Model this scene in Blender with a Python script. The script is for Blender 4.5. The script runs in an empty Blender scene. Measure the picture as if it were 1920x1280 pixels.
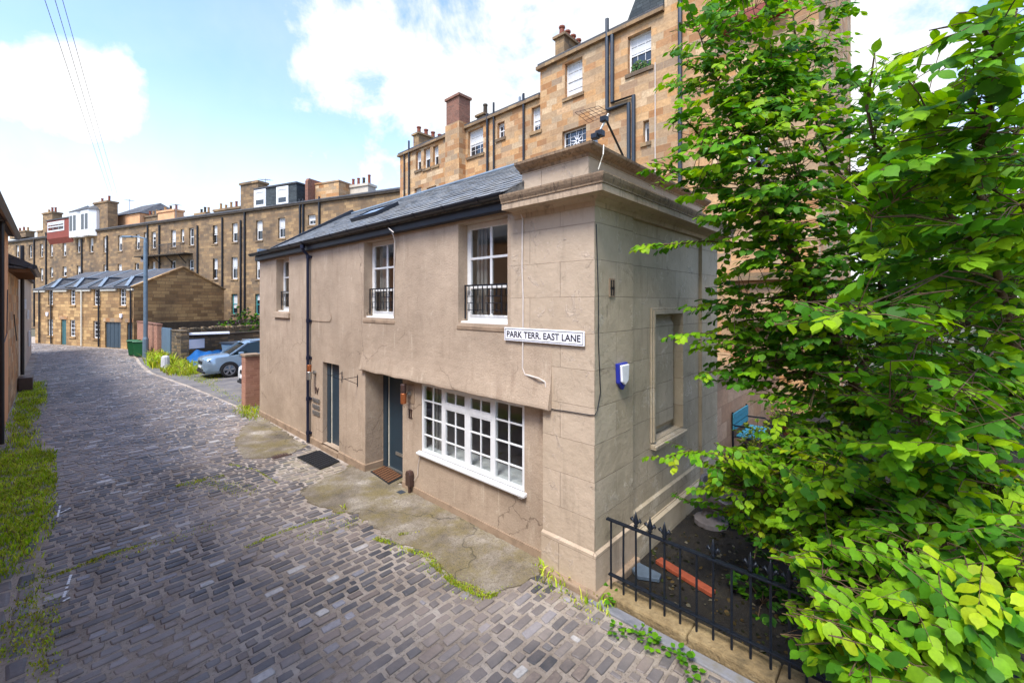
import bpy, bmesh, math, random
from mathutils import Vector, Matrix
import numpy as np
S = bpy.context.scene
C = S.collection
rnd = random.Random(7)
# ------------------------------------------------------------------ camera geometry
F_, U0, HZ, H = 803.0, 960.0, 568.0, 3.6
TH = math.atan2(863.0, 803.0)
FW = Vector((math.sin(TH), math.cos(TH), 0)); RT = Vector((math.cos(TH), -math.sin(TH), 0))
_d = H * F_ / (1115 - HZ); _r = (1115 - U0) / F_ * _d
CAM = Vector((0, 0, H)) - RT * _r - FW * _d
def ray(u, v):
    return FW + RT * ((u - U0) / F_) + Vector((0, 0, (HZ - v) / F_))
def P(u, v, t): return CAM + ray(u, v) * t
def hit(u, v, o, n):
    r = ray(u, v); o = Vector(o); n = Vector(n)
    return CAM + r * ((o - CAM).dot(n) / r.dot(n))
def PX(u, v, X): return hit(u, v, (X, 0, 0), (1, 0, 0))
def PY(u, v, Y): return hit(u, v, (0, Y, 0), (0, 1, 0))
def PZ(u, v, Z=0.0): return hit(u, v, (0, 0, Z), (0, 0, 1))
def fy(u, X=0.0): return PX(u, 600, X).y
def gx(u, Y=0.0): return PY(u, 600, Y).x

def Fr(o, a, b):
    a = Vector(a).normalized(); b = Vector(b).normalized()
    return Matrix(((a.x, b.x, 0, o[0]), (a.y, b.y, 0, o[1]), (0, 0, 1, o[2] if len(o) > 2 else 0), (0, 0, 0, 1)))
def FrL(o, a):
    a = Vector((a[0], a[1], 0)).normalized()
    return Fr(o, a, (-a.y, a.x, 0))
def hitF(M, u, v, b=0.0):
    """pixel -> (a, c) on plane b of a frame"""
    o = M @ Vector((0, b, 0)); n = M.to_3x3() @ Vector((0, 1, 0))
    p = M.inverted() @ hit(u, v, o, n)
    return p.x, p.z
def rectF(M, u0, u1, v0, v1, b=0.0):
    um, vm = (u0 + u1) / 2, (v0 + v1) / 2
    a0, a1 = sorted((hitF(M, u0, vm, b)[0], hitF(M, u1, vm, b)[0]))
    c1, c0 = hitF(M, um, v0, b)[1], hitF(M, um, v1, b)[1]
    return a0, a1, c0, c1

# ------------------------------------------------------------------ mesh builder
class MB:
    def __init__(self, M=None):
        self.V = []; self.Fc = []; self.M = M; self.col = None; self.Cc = []
    def v(self, p):
        p = Vector(p)
        if self.M is not None: p = self.M @ p
        self.V.append(p)
        if self.col is not None: self.Cc.append(self.col)
        return len(self.V) - 1
    def face(self, pts):
        self.Fc.append([self.v(p) for p in pts])
    def box(self, x0, x1, y0, y1, z0, z1):
        i = [self.v((x, y, z)) for z in (z0, z1) for y in (y0, y1) for x in (x0, x1)]
        for f in ((0, 2, 3, 1), (4, 5, 7, 6), (0, 1, 5, 4), (2, 6, 7, 3), (0, 4, 6, 2), (1, 3, 7, 5)):
            self.Fc.append([i[k] for k in f])
    def beam(self, p, q, w, h=None, up=(0, 0, 1)):
        h = w if h is None else h
        p = Vector(p); q = Vector(q); d = (q - p).normalized(); up = Vector(up)
        if abs(d.dot(up)) > .99: up = Vector((1, 0, 0))
        s = d.cross(up).normalized() * (w / 2); t = s.cross(d).normalized() * (h / 2)
        i = [self.v(e + s * a + t * b) for e in (p, q) for a, b in ((-1, -1), (1, -1), (1, 1), (-1, 1))]
        for f in ((0, 3, 2, 1), (4, 5, 6, 7), (0, 1, 5, 4), (1, 2, 6, 5), (2, 3, 7, 6), (3, 0, 4, 7)):
            self.Fc.append([i[k] for k in f])
    def tube(self, pts, r, n=8, cap=True):
        pts = [Vector(p) for p in pts]
        R = r if isinstance(r, (list, tuple)) else [r] * len(pts)
        rings = []; pu = None
        for k, p in enumerate(pts):
            d = (pts[min(k + 1, len(pts) - 1)] - pts[max(k - 1, 0)]).normalized()
            if pu is None:
                pu = Vector((0, 0, 1)) if abs(d.z) < .9 else Vector((1, 0, 0))
            s = d.cross(pu)
            if s.length < 1e-4: s = d.cross(Vector((0.3, 1, 0.2)))
            s.normalize(); t = s.cross(d).normalized(); pu = t
            rings.append([self.v(p + (s * math.cos(2 * math.pi * j / n) + t * math.sin(2 * math.pi * j / n)) * R[k]) for j in range(n)])
        for a, b in zip(rings, rings[1:]):
            for j in range(n):
                self.Fc.append([a[j], a[(j + 1) % n], b[(j + 1) % n], b[j]])
        if cap:
            self.Fc.append(rings[0][::-1]); self.Fc.append(rings[-1])
    def lathe(self, prof, n=12, at=(0, 0, 0), cap=True):
        at = Vector(at); rings = []
        for r, z in prof:
            rings.append([self.v(at + Vector((r * math.cos(2 * math.pi * j / n), r * math.sin(2 * math.pi * j / n), z))) for j in range(n)])
        for a, b in zip(rings, rings[1:]):
            for j in range(n):
                self.Fc.append([a[j], a[(j + 1) % n], b[(j + 1) % n], b[j]])
        if cap:
            self.Fc.append(rings[0][::-1]); self.Fc.append(rings[-1])
    def prism(self, poly, z0, z1):
        n = len(poly)
        lo = [self.v((x, y, z0)) for x, y in poly]; hi = [self.v((x, y, z1)) for x, y in poly]
        self.Fc.append(lo[::-1]); self.Fc.append(hi)
        for j in range(n):
            self.Fc.append([lo[j], lo[(j + 1) % n], hi[(j + 1) % n], hi[j]])
    def extr(self, poly, a0, a1):
        """profile in (b, c) extruded along a"""
        n = len(poly)
        lo = [self.v((a0, y, z)) for y, z in poly]; hi = [self.v((a1, y, z)) for y, z in poly]
        self.Fc.append(lo[::-1]); self.Fc.append(hi)
        for j in range(n):
            self.Fc.append([lo[j], lo[(j + 1) % n], hi[(j + 1) % n], hi[j]])
    def slab(self, pts, th):
        """polygon with thickness along its normal"""
        pts = [Vector(p) for p in pts]
        nrm = (pts[1] - pts[0]).cross(pts[2] - pts[0]).normalized() * th
        lo = [self.v(p) for p in pts]; hi = [self.v(p + nrm) for p in pts]; n = len(pts)
        self.Fc.append(lo[::-1]); self.Fc.append(hi)
        for j in range(n):
            self.Fc.append([lo[j], lo[(j + 1) % n], hi[(j + 1) % n], hi[j]])
    def wall(self, a0, a1, c0, c1, holes=(), depth=.2, b=0.0, reveal=True):
        As = sorted({a0, a1, *[min(max(x, a0), a1) for h in holes for x in h[:2]]})
        Cs = sorted({c0, c1, *[min(max(x, c0), c1) for h in holes for x in h[2:4]]})
        for x0, x1 in zip(As, As[1:]):
            for z0, z1 in zip(Cs, Cs[1:]):
                mx, mz = (x0 + x1) / 2, (z0 + z1) / 2
                if any(h[0] < mx < h[1] and h[2] < mz < h[3] for h in holes): continue
                self.face([(x0, b, z0), (x1, b, z0), (x1, b, z1), (x0, b, z1)])
        if reveal:
            for h in holes:
                x0, x1, z0, z1 = max(h[0], a0), min(h[1], a1), max(h[2], c0), min(h[3], c1)
                d = b - depth
                self.face([(x0, b, z0), (x0, d, z0), (x0, d, z1), (x0, b, z1)])
                self.face([(x1, b, z0), (x1, d, z0), (x1, d, z1), (x1, b, z1)])
                self.face([(x0, b, z0), (x1, b, z0), (x1, d, z0), (x0, d, z0)])
                self.face([(x0, b, z1), (x1, b, z1), (x1, d, z1), (x0, d, z1)])
    def build(self, name, mat, parent=None, uv=True, smooth=False, bevel=0.0, weld=False, root=None):
        org = ORIG.get(parent, Vector((0, 0, 0))) if parent else (Vector(root) if root is not None else Vector((0, 0, 0)))
        me = bpy.data.meshes.new(name)
        V = [tuple(p - org) for p in self.V]
        me.from_pydata(V, [], self.Fc)
        me.validate()
        if uv:
            ul = me.uv_layers.new(name='UVMap')
            W = self.V; data = [0.0] * (2 * len(me.loops))
            for p in me.polygons:
                n = p.normal
                if abs(n.z) > .75:
                    for li in p.loop_indices:
                        q = W[me.loops[li].vertex_index]; data[2 * li] = q.x; data[2 * li + 1] = q.y
                else:
                    t = Vector((-n.y, n.x, 0)).normalized()
                    if abs(t.x) > abs(t.y):
                        if t.x < 0: t = -t
                    elif t.y < 0: t = -t
                    sl = 1 / max(.3, math.sqrt(max(1e-6, 1 - n.z * n.z)))
                    for li in p.loop_indices:
                        q = W[me.loops[li].vertex_index]; data[2 * li] = q.dot(t); data[2 * li + 1] = q.z * sl
            ul.data.foreach_set('uv', data)
        if self.Cc and len(self.Cc) == len(self.V):
            at = me.color_attributes.new('Col', 'FLOAT_COLOR', 'POINT')
            at.data.foreach_set('color', [x for c in self.Cc for x in (c[0], c[1], c[2], 1.0)])
        if weld or bevel:
            bm = bmesh.new(); bm.from_mesh(me)
            if weld: bmesh.ops.remove_doubles(bm, verts=bm.verts, dist=1e-4)
            bmesh.ops.recalc_face_normals(bm, faces=bm.faces)
            bm.to_mesh(me); bm.free()
        if mat: me.materials.append(MAT[mat])
        if smooth:
            me.polygons.foreach_set('use_smooth', [True] * len(me.polygons))
        o = bpy.data.objects.new(name, me); C.objects.link(o)
        ORIG[o] = org
        if parent: o.parent = parent
        else: o.location = org
        if bevel:
            m = o.modifiers.new('bevel', 'BEVEL'); m.width = bevel; m.segments = 2; m.limit_method = 'ANGLE'
            m.angle_limit = math.radians(40)
        return o
ORIG = {}
def thing(name, label, cat, loc=(0, 0, 0), group=None):
    o = bpy.data.objects.new(name, None); C.objects.link(o)
    o.location = loc; o.empty_display_size = .2
    ORIG[o] = Vector(loc)
    return tag(o, label, cat, group)
def tag(o, label, cat, group=None, kind=None):
    if label: o['label'] = label
    if cat: o['category'] = cat
    if group: o['group'] = group
    if kind: o['kind'] = kind
    return o
def struct(o):
    o['kind'] = 'structure'; return o
def copy_thing(root, delta, label, group=None):
    def rec(o, par):
        c = o.copy(); C.objects.link(c); c.parent = par
        for ch in list(o.children): rec(ch, c)
        return c
    r = rec(root, None); r.location = Vector(root.location) + Vector(delta); r['label'] = label
    if group: r['group'] = group
    return r

# ------------------------------------------------------------------ materials
MAT = {}
def lin(r, g, b):
    f = lambda c: (c / 255 / 12.92) if c / 255 <= .04045 else ((c / 255 + .055) / 1.055) ** 2.4
    return (f(r), f(g), f(b), 1)
class NT:
    def __init__(self, name):
        m = bpy.data.materials.new(name); m.use_nodes = True; MAT[name] = m
        self.m = m; self.t = m.node_tree; self.n = self.t.nodes
        self.bsdf = self.n['Principled BSDF']; self.out = self.n['Material Output']
    def add(self, typ, **kw):
        n = self.n.new(typ)
        for k, v in kw.items():
            if hasattr(n, k): setattr(n, k, v)
        return n
    def link(self, a, b): self.t.links.new(a, b)
    def noise(self, scale, detail=5, rough=.6, vec=None, dist=0.0):
        n = self.add('ShaderNodeTexNoise'); n.inputs['Scale'].default_value = scale
        n.inputs['Detail'].default_value = detail; n.inputs['Roughness'].default_value = rough
        n.inputs['Distortion'].default_value = dist
        if vec is None:
            vec = self.pos()
        self.link(vec, n.inputs['Vector']); return n.outputs['Fac']
    def pos(self):
        if not hasattr(self, '_p'):
            self._p = self.add('ShaderNodeNewGeometry').outputs['Position']
        return self._p
    def uv(self):
        if not hasattr(self, '_u'):
            self._u = self.add('ShaderNodeTexCoord').outputs['UV']
        return self._u
    def scaled(self, vec, s):
        n = self.add('ShaderNodeMapping'); n.inputs['Scale'].default_value = s; self.link(vec, n.inputs['Vector']); return n.outputs['Vector']
    def ramp(self, fac, stops, interp='LINEAR'):
        n = self.add('ShaderNodeValToRGB'); n.color_ramp.interpolation = interp
        e = n.color_ramp.elements
        while len(e) < len(stops): e.new(.5)
        for k, (p, c) in enumerate(stops):
            e[k].position = p; e[k].color = c if not isinstance(c, (int, float)) else (c, c, c, 1)
        self.link(fac, n.inputs['Fac']); return n.outputs['Color']
    def mix(self, fac, a, b, mode='MIX'):
        n = self.add('ShaderNodeMix', data_type='RGBA', blend_type=mode)
        for sock, val in ((n.inputs[0], fac), (n.inputs[6], a), (n.inputs[7], b)):
            if hasattr(val, 'node'): self.link(val, sock)
            else: sock.default_value = val
        return n.outputs[2]
    def math(self, op, a, b=0.0, clamp=False):
        n = self.add('ShaderNodeMath', operation=op); n.use_clamp = clamp
        for s, val in ((n.inputs[0], a), (n.inputs[1], b)):
            if hasattr(val, 'node'): self.link(val, s)
            else: s.default_value = val
        return n.outputs[0]
    def bump(self, h, strength=.4, dist=.02, normal=None):
        n = self.add('ShaderNodeBump'); n.inputs['Strength'].default_value = strength; n.inputs['Distance'].default_value = dist
        self.link(h, n.inputs['Height'])
        if normal is not None: self.link(normal, n.inputs['Normal'])
        self.link(n.outputs['Normal'], self.bsdf.inputs['Normal']); return n.outputs['Normal']
    def color(self, c):
        if hasattr(c, 'node'): self.link(c, self.bsdf.inputs['Base Color'])
        else: self.bsdf.inputs['Base Color'].default_value = c
    def set(self, rough=.8, metal=0.0, spec=None):
        self.bsdf.inputs['Roughness'].default_value = rough; self.bsdf.inputs['Metallic'].default_value = metal
        if spec is not None: self.bsdf.inputs['Specular IOR Level'].default_value = spec

def m_plain(name, c, rough=.6, metal=0.0, var=.12, scale=6, bump=0.0, bscale=60):
    t = NT(name); a = c; b = tuple(x * (1 - var) for x in c[:3]) + (1,)
    if var: t.color(t.mix(t.ramp(t.noise(scale), [(.35, 0), (.65, 1)]), a, b))
    else: t.color(c)
    t.set(rough, metal)
    if bump: t.bump(t.noise(bscale, 3), bump, .01)
    return t
def m_mix(name, cols, scale=3, rough=.9, bump=.4, bscale=40, bdist=.01, detail=8):
    t = NT(name); n = len(cols)
    t.color(t.ramp(t.noise(scale, detail, .65), [(.3 + .4 * k / (n - 1), c) for k, c in enumerate(cols)]))
    t.set(rough); t.bump(t.noise(bscale, 4), bump, bdist); return t
def m_masonry(name, cols, bw, bh, mortar, msize=.012, bump=.6, stain=None, stain_amt=.5, stain_scale=.35, offs=.5, speck=.35, warp=.01, z_dark=None):
    t = NT(name); uv = t.uv()
    w = t.add('ShaderNodeTexNoise'); w.inputs['Scale'].default_value = 1.3; t.link(uv, w.inputs['Vector'])
    va = t.add('ShaderNodeVectorMath', operation='SCALE'); va.inputs['Scale'].default_value = warp * 2
    sb = t.add('ShaderNodeVectorMath', operation='SUBTRACT'); t.link(w.outputs['Color'], sb.inputs[0]); sb.inputs[1].default_value = (.5, .5, .5)
    t.link(sb.outputs[0], va.inputs[0])
    ad = t.add('ShaderNodeVectorMath', operation='ADD'); t.link(uv, ad.inputs[0]); t.link(va.outputs[0], ad.inputs[1])
    br = t.add('ShaderNodeTexBrick'); br.offset = offs; br.squash = 1.35; br.squash_frequency = 3
    t.link(ad.outputs[0], br.inputs['Vector'])
    br.inputs['Color1'].default_value = (0, 0, 0, 1); br.inputs['Color2'].default_value = (1, 1, 1, 1); br.inputs['Mortar'].default_value = (.5, .5, .5, 1)
    br.inputs['Scale'].default_value = 1; br.inputs['Mortar Size'].default_value = msize; br.inputs['Mortar Smooth'].default_value = .3
    br.inputs['Brick Width'].default_value = bw; br.inputs['Row Height'].default_value = bh
    n = len(cols)
    c = t.ramp(br.outputs['Color'], [((k + .5) / n if n > 1 else 0, x) for k, x in enumerate(cols)])
    f = t.noise(9, 8, .7, uv)
    c = t.mix(t.ramp(f, [(.3, speck), (.7, 0)]), c, tuple(x * .45 for x in cols[0][:3]) + (1,))
    if stain:
        s = t.noise(stain_scale, 9, .7)
        c = t.mix(t.ramp(s, [(.45, 0), (.72, stain_amt)]), c, stain)
    c = t.mix(br.outputs['Fac'], c, mortar)
    t.color(c); t.set(.92)
    hh = t.math('ADD', t.math('MULTIPLY', br.outputs['Fac'], -1.0), t.math('MULTIPLY', f, .5))
    t.bump(hh, bump, .015); return t

L = lin
m_masonry('stone_orange', [L(174, 124, 78), L(206, 154, 98), L(218, 178, 128), L(158, 138, 114), L(194, 140, 90), L(230, 200, 158), L(168, 148, 120), L(212, 164, 110), L(192, 162, 124)], .62, .3, L(176, 146, 110), .009, .6, L(116, 98, 80), .6, .45, speck=.6)
m_masonry('stone_pink', [L(176, 138, 112), L(196, 158, 130), L(166, 132, 110), L(204, 170, 144)], .8, .4, L(150, 122, 100), .008, .6, L(110, 92, 80), .6, .6, speck=.5)
m_masonry('stone_terrace', [L(140, 112, 80), L(170, 138, 98), L(186, 152, 106), L(122, 103, 80), L(156, 126, 90)], .62, .3, L(112, 98, 80), .012, .5, L(62, 56, 52), .85, .3, speck=.6)
m_masonry('stone_mews', [L(150, 116, 74), L(190, 152, 100), L(206, 168, 112), L(170, 132, 86)], .62, .27, L(120, 98, 72), .014, .8, L(84, 70, 56), .7, .4)
m_masonry('stone_rubble', [L(104, 88, 66), L(140, 116, 84), L(160, 132, 96), L(84, 76, 66)], .42, .2, L(92, 82, 68), .03, 1.0, L(60, 62, 44), .7, .8, warp=.09)
m_masonry('brick_red', [L(134, 86, 66), L(152, 100, 78), L(118, 76, 60)], .225, .075, L(140, 116, 100), .008, .5, L(90, 80, 72), .6, .9)
m_masonry('brick_pink', [L(172, 124, 100), L(184, 136, 112), L(160, 112, 92)], .225, .075, L(190, 140, 112), .004, .4, L(140, 104, 84), .6, .9)
m_masonry('slate_roof_far', [L(70, 72, 78), L(92, 94, 98), L(80, 80, 82)], .3, .2, L(48, 48, 52), .01, .4, L(112, 108, 98), .5, .5)
m_masonry('slate_wall', [L(52, 60, 64), L(74, 82, 84), L(64, 70, 72)], .3, .14, L(40, 44, 46), .01, .5)
# painted render of the corner house: tan coat, patches of bare filler, drips
t = NT('render_tan')
c = t.mix(t.ramp(t.noise(.9, 6, .6), [(.35, 0), (.7, 1)]), L(184, 163, 140), L(160, 141, 120))
c = t.mix(t.ramp(t.noise(.55, 8, .68), [(.46, 0), (.62, .5)]), c, L(148, 129, 108))
dr = t.noise(1, 6, .7, t.scaled(t.pos(), (1, 5.5, .8)))
c = t.mix(t.ramp(dr, [(.585, 0), (.68, .6)]), c, L(198, 181, 158))
fp = t.noise(2.0, 8, .7, t.scaled(t.pos(), (1, 1.3, 1)), .2)
c = t.mix(t.ramp(fp, [(.63, 0), (.68, .5)]), c, L(204, 186, 164))
c = t.mix(t.ramp(t.noise(1.6, 5, .5, t.scaled(t.pos(), (1, 3, .7))), [(.57, 0), (.72, .45)]), c, L(136, 114, 94))
vo = t.add('ShaderNodeTexVoronoi', feature='DISTANCE_TO_EDGE'); vo.inputs['Scale'].default_value = .55
ds = t.add('ShaderNodeMix', data_type='VECTOR'); nz = t.add('ShaderNodeTexNoise'); nz.inputs['Scale'].default_value = 2.2; nz.inputs['Detail'].default_value = 6; t.link(t.pos(), nz.inputs['Vector'])
ds.inputs[0].default_value = .35; t.link(t.pos(), ds.inputs[4]); t.link(nz.outputs['Color'], ds.inputs[5]); t.link(ds.outputs[1], vo.inputs['Vector'])
c = t.mix(t.math('MULTIPLY', t.ramp(vo.outputs['Distance'], [(0, .8), (.0035, 0)]), t.ramp(t.noise(.8, 3), [(.48, 0), (.56, 1)])), c, L(96, 78, 62))
c = t.mix(t.ramp(t.noise(55, 3, .6), [(.3, .25), (.6, 0)]), c, L(110, 88, 70))
t.color(c); t.set(.9)
t.bump(t.math('ADD', t.noise(38, 5, .7), t.math('MULTIPLY', t.noise(3, 4), 2.2)), .55, .018)
def m_ashlar(name, c1, c2, c3, joint):
    t = NT(name); uv = t.uv()
    br = t.add('ShaderNodeTexBrick'); br.offset = .5
    t.link(uv, br.inputs['Vector']); br.inputs['Scale'].default_value = 1
    br.inputs['Color1'].default_value = (0, 0, 0, 1); br.inputs['Color2'].default_value = (1, 1, 1, 1); br.inputs['Mortar'].default_value = (.5, .5, .5, 1)
    br.inputs['Mortar Size'].default_value = .005; br.inputs['Mortar Smooth'].default_value = .5
    br.inputs['Brick Width'].default_value = 1.05; br.inputs['Row Height'].default_value = .46
    c = t.mix(t.ramp(t.noise(1.1, 7, .65), [(.3, 0), (.7, 1)]), c1, c2)
    c = t.mix(t.math('MULTIPLY', br.outputs['Color'], .22), c, c3)
    pl = t.noise(2.6, 10, .75, None, .6)
    c = t.mix(t.ramp(pl, [(.57, 0), (.60, .6)]), c, c3)
    c = t.mix(t.ramp(t.noise(1.9, 9, .8, None, 1.2), [(.36, .55), (.42, 0)]), c, tuple(x * .55 for x in c2[:3]) + (1,))
    c = t.mix(t.ramp(t.noise(1.4, 6, .7, t.scaled(t.pos(), (2.5, 2.5, .5))), [(.55, 0), (.8, .6)]), c, tuple(x * .55 for x in c2[:3]) + (1,))
    c = t.mix(t.math('MULTIPLY', br.outputs['Fac'], t.ramp(t.noise(1.7, 4), [(.35, .1), (.6, .75)])), c, joint)
    t.color(c); t.set(.85)
    hh = t.math('ADD', t.math('MULTIPLY', br.outputs['Fac'], -.9), t.math('ADD', t.noise(5, 8, .7), t.ramp(pl, [(.6, 0), (.63, .5)])))
    t.bump(hh, .75, .025); return t
m_ashlar('ashlar_front', L(187, 167, 143), L(167, 148, 125), L(204, 184, 162), L(136, 115, 95))
m_ashlar('ashlar_gable', L(186, 169, 143), L(154, 140, 115), L(210, 197, 174), L(120, 106, 88))
t = NT('cornice_stone')
c = t.mix(t.ramp(t.noise(1.5, 7, .65), [(.3, 0), (.7, 1)]), L(186, 164, 138), L(162, 140, 115))
c = t.mix(t.ramp(t.noise(2.2, 8, .75, t.scaled(t.pos(), (5, 5, .7))), [(.52, 0), (.72, .75)]), c, L(72, 58, 46))
t.color(c); t.set(.88); t.bump(t.noise(14, 8, .7), .5, .02)
t = NT('cornice_stained')
c = t.mix(t.ramp(t.noise(1.5, 7, .65), [(.3, 0), (.7, 1)]), L(158, 134, 106), L(126, 104, 82))
c = t.mix(t.ramp(t.noise(3.2, 9, .75, t.scaled(t.pos(), (6, 6, .8))), [(.49, 0), (.67, .85)]), c, L(60, 49, 40))
t.color(c); t.set(.9); t.bump(t.noise(18, 8, .7), .8, .02)
m_plain('stain_top', L(70, 60, 48), .95, var=.5, scale=5, bump=.5, bscale=30)
m_mix('plinth_tan', [L(112, 94, 76), L(146, 124, 101), L(162, 139, 115)], 3, .9, .5, 30)
t = NT('slate')
at = t.add('ShaderNodeAttribute', attribute_name='Col')
c = t.mix(t.ramp(t.noise(7, 6, .7), [(.35, 0), (.7, .7)]), at.outputs['Color'], L(150, 150, 144))
c = t.mix(t.ramp(t.noise(1.3, 6, .7), [(.5, 0), (.7, .5)]), c, L(120, 114, 98))
c = t.mix(t.ramp(t.noise(26, 6, .75), [(.6, 0), (.75, .6)]), c, L(176, 172, 156))
t.color(c); t.set(.55); t.bump(t.noise(40, 5, .7), .35, .006)
m_plain('lead', L(120, 134, 146), .5, .0, .25, 3, .3, 12)
m_plain('black_metal', L(24, 28, 36), .38, .0, .3, 9)
m_plain('iron', L(26, 34, 46), .42, .3, .5, 30, .3, 70)
m_plain('dark_fascia', L(34, 40, 50), .5, 0, .3, 4)
m_plain('pipe_blue_black', L(26, 32, 54), .35, 0, .25, 5)
m_plain('pipe_grey', L(40, 50, 60), .4, 0, .25, 5)
m_plain('white_paint', L(222, 222, 220), .45, 0, .08, 12)
m_plain('white_cream', L(214, 208, 190), .5, 0, .15, 8)
m_plain('frame_teal', L(70, 150, 150), .5, 0, .1, 8)
m_plain('blind', L(206, 206, 204), .85, 0, .1, 1.5)
m_plain('curtain', L(150, 146, 140), .9, 0, .3, 3)
t = NT('glass_dark'); t.color(L(34, 40, 46)); t.set(.06); t.bsdf.inputs['Specular IOR Level'].default_value = .9
t.bump(t.noise(1.3, 2), .06, .05)
t = NT('glass_clear')
tr = t.add('ShaderNodeBsdfTransparent'); tr.inputs['Color'].default_value = (.86, .9, .9, 1)
gl = t.add('ShaderNodeBsdfGlossy'); gl.inputs['Roughness'].default_value = .02
lw = t.add('ShaderNodeLayerWeight'); lw.inputs['Blend'].default_value = .5
mx = t.add('ShaderNodeMixShader'); t.link(t.math('ADD', t.math('MULTIPLY', t.math('POWER', lw.outputs['Facing'], 3.0), .8), .15, True), mx.inputs[0])
t.link(tr.outputs[0], mx.inputs[1]); t.link(gl.outputs[0], mx.inputs[2]); t.link(mx.outputs[0], t.out.inputs['Surface'])
nb = t.add('ShaderNodeBump'); nb.inputs['Strength'].default_value = .05; nb.inputs['Distance'].default_value = .05
t.link(t.noise(1.1, 2), nb.inputs['Height']); t.link(nb.outputs[0], gl.inputs['Normal'])
m_plain('room_wall', L(214, 204, 188), .9, 0, .15, 1)
m_plain('door_blue', L(38, 56, 68), .42, 0, .15, 3, .15, 60)
m_plain('steel', L(176, 174, 168), .3, .8, .2, 9)
m_plain('copper', L(176, 104, 62), .4, .6, .3, 20)
m_plain('brown_plastic', L(72, 52, 46), .4, 0, .2, 8)
m_plain('terracotta', L(136, 72, 50), .8, 0, .35, 9, .3, 30)
m_plain('pot_buff', L(170, 132, 86), .8, 0, .4, 8, .3, 30)
m_plain('plank_orange', L(148, 70, 42), .7, 0, .3, 12, .3, 40)
m_plain('slate_board', L(84, 98, 112), .6, 0, .3, 6)
m_plain('bench_blue', L(58, 134, 160), .5, 0, .12, 7)
m_plain('mat_black', L(22, 22, 24), .95, 0, .4, 40, .8, 120)
m_plain('mat_coir', L(126, 84, 52), .98, 0, .5, 60, 1.0, 160)
m_plain('sign_white', L(236, 236, 240), .35, 0, .04, 20)
m_plain('sign_ink', L(22, 20, 34), .5, 0, 0)
m_plain('alarm_blue', L(36, 48, 150), .35, 0, .05, 9)
m_plain('bin_green', L(22, 92, 48), .45, 0, .15, 7)
m_plain('lamp_grey', L(112, 132, 146), .5, .3, .2, 4)
m_plain('gate_grey', L(96, 120, 138), .55, 0, .15, 2, .2, 8)
m_plain('gate_dark', L(52, 60, 68), .6, 0, .2, 2)
m_plain('garage_blue', L(52, 70, 82), .5, 0, .15, 3)
m_plain('door_teal', L(60, 104, 106), .5, 0, .15, 3)
m_plain('tarp', L(18, 88, 150), .42, 0, .15, 3, .25, 9)
m_plain('bollard_white', L(206, 206, 208), .8, 0, .25, 6, .4, 30)
m_plain('stone_grey', L(112, 106, 106), .85, 0, .35, 6, .6, 20)
m_plain('car_silver', L(150, 172, 190), .22, .55, .03, 2)
m_plain('car_white', L(222, 224, 226), .25, .0, .03, 2)
m_plain('car_glass', L(20, 34, 38), .05, 0, 0)
m_plain('rubber', L(24, 24, 26), .8, 0, .2, 20)
m_plain('rim', L(170, 172, 176), .3, .8, .1, 9)
m_plain('headlight', L(90, 98, 104), .08, .3, 0)
m_plain('harl_pink', L(222, 168, 122), .92, 0, .2, 1.2, .7, 40)
m_plain('harl_cream', L(204, 192, 174), .92, 0, .2, 1.2, .6, 40)
m_plain('panel_red', L(138, 62, 44), .7, 0, .2, 2)
m_plain('flat_roof', L(80, 80, 82), .8, 0, .3, 2)
m_plain('soffit_brown', L(120, 84, 52), .8, 0, .3, 5)
m_plain('wire_grey', L(120, 124, 130), .6, 0, 0)
m_plain('conduit_white', L(206, 196, 186), .6, 0, .15, 8)
t = NT('bark'); c = t.ramp(t.noise(9, 8, .7, t.scaled(t.pos(), (1, 1, .35))), [(.3, L(58, 44, 32)), (.55, L(96, 74, 50)), (.75, L(112, 104, 66))])
t.color(c); t.set(.9); t.bump(t.noise(30, 6, .7, t.scaled(t.pos(), (1, 1, .3))), .8, .02)
t = NT('concrete'); n1 = t.noise(.9, 9, .68)
c = t.ramp(n1, [(.32, L(78, 70, 58)), (.46, L(118, 107, 90)), (.57, L(148, 138, 122)), (.68, L(190, 182, 170))])
c = t.mix(t.ramp(t.noise(1.5, 8, .7), [(.44, 0), (.60, .75)]), c, L(116, 102, 54))
c = t.mix(t.ramp(t.noise(45, 6, .75), [(.36, .75), (.52, 0)]), c, L(72, 64, 54))
c = t.mix(t.ramp(t.noise(90, 5, .8), [(.58, 0), (.68, .6)]), c, L(206, 198, 186))
vo = t.add('ShaderNodeTexVoronoi', feature='DISTANCE_TO_EDGE'); vo.inputs['Scale'].default_value = .42
ds = t.add('ShaderNodeMix', data_type='VECTOR'); 
nz = t.add('ShaderNodeTexNoise'); nz.inputs['Scale'].default_value = 2.5; t.link(t.pos(), nz.inputs['Vector'])
ds.inputs[0].default_value = .4; t.link(t.pos(), ds.inputs[4]); t.link(nz.outputs['Color'], ds.inputs[5]); t.link(ds.outputs[1], vo.inputs['Vector'])
ck = t.ramp(vo.outputs['Distance'], [(0, .7), (.004, 0)])
c = t.mix(ck, c, L(50, 46, 38))
t.color(c); t.set(.92)
t.bump(t.math('SUBTRACT', t.math('ADD', t.noise(26, 8, .75), t.math('MULTIPLY', t.noise(3, 5), 1.5)), ck), .6, .02)
t = NT('mortar')
c = t.ramp(t.noise(1.4, 9, .7), [(.3, L(128, 114, 101)), (.5, L(178, 163, 147)), (.68, L(206, 194, 180))])
c = t.mix(t.ramp(t.noise(30, 8, .8), [(.34, .8), (.48, 0)]), c, L(60, 52, 46))
c = t.mix(t.ramp(t.noise(60, 6, .8), [(.6, 0), (.7, .7)]), c, L(206, 196, 184))
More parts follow.
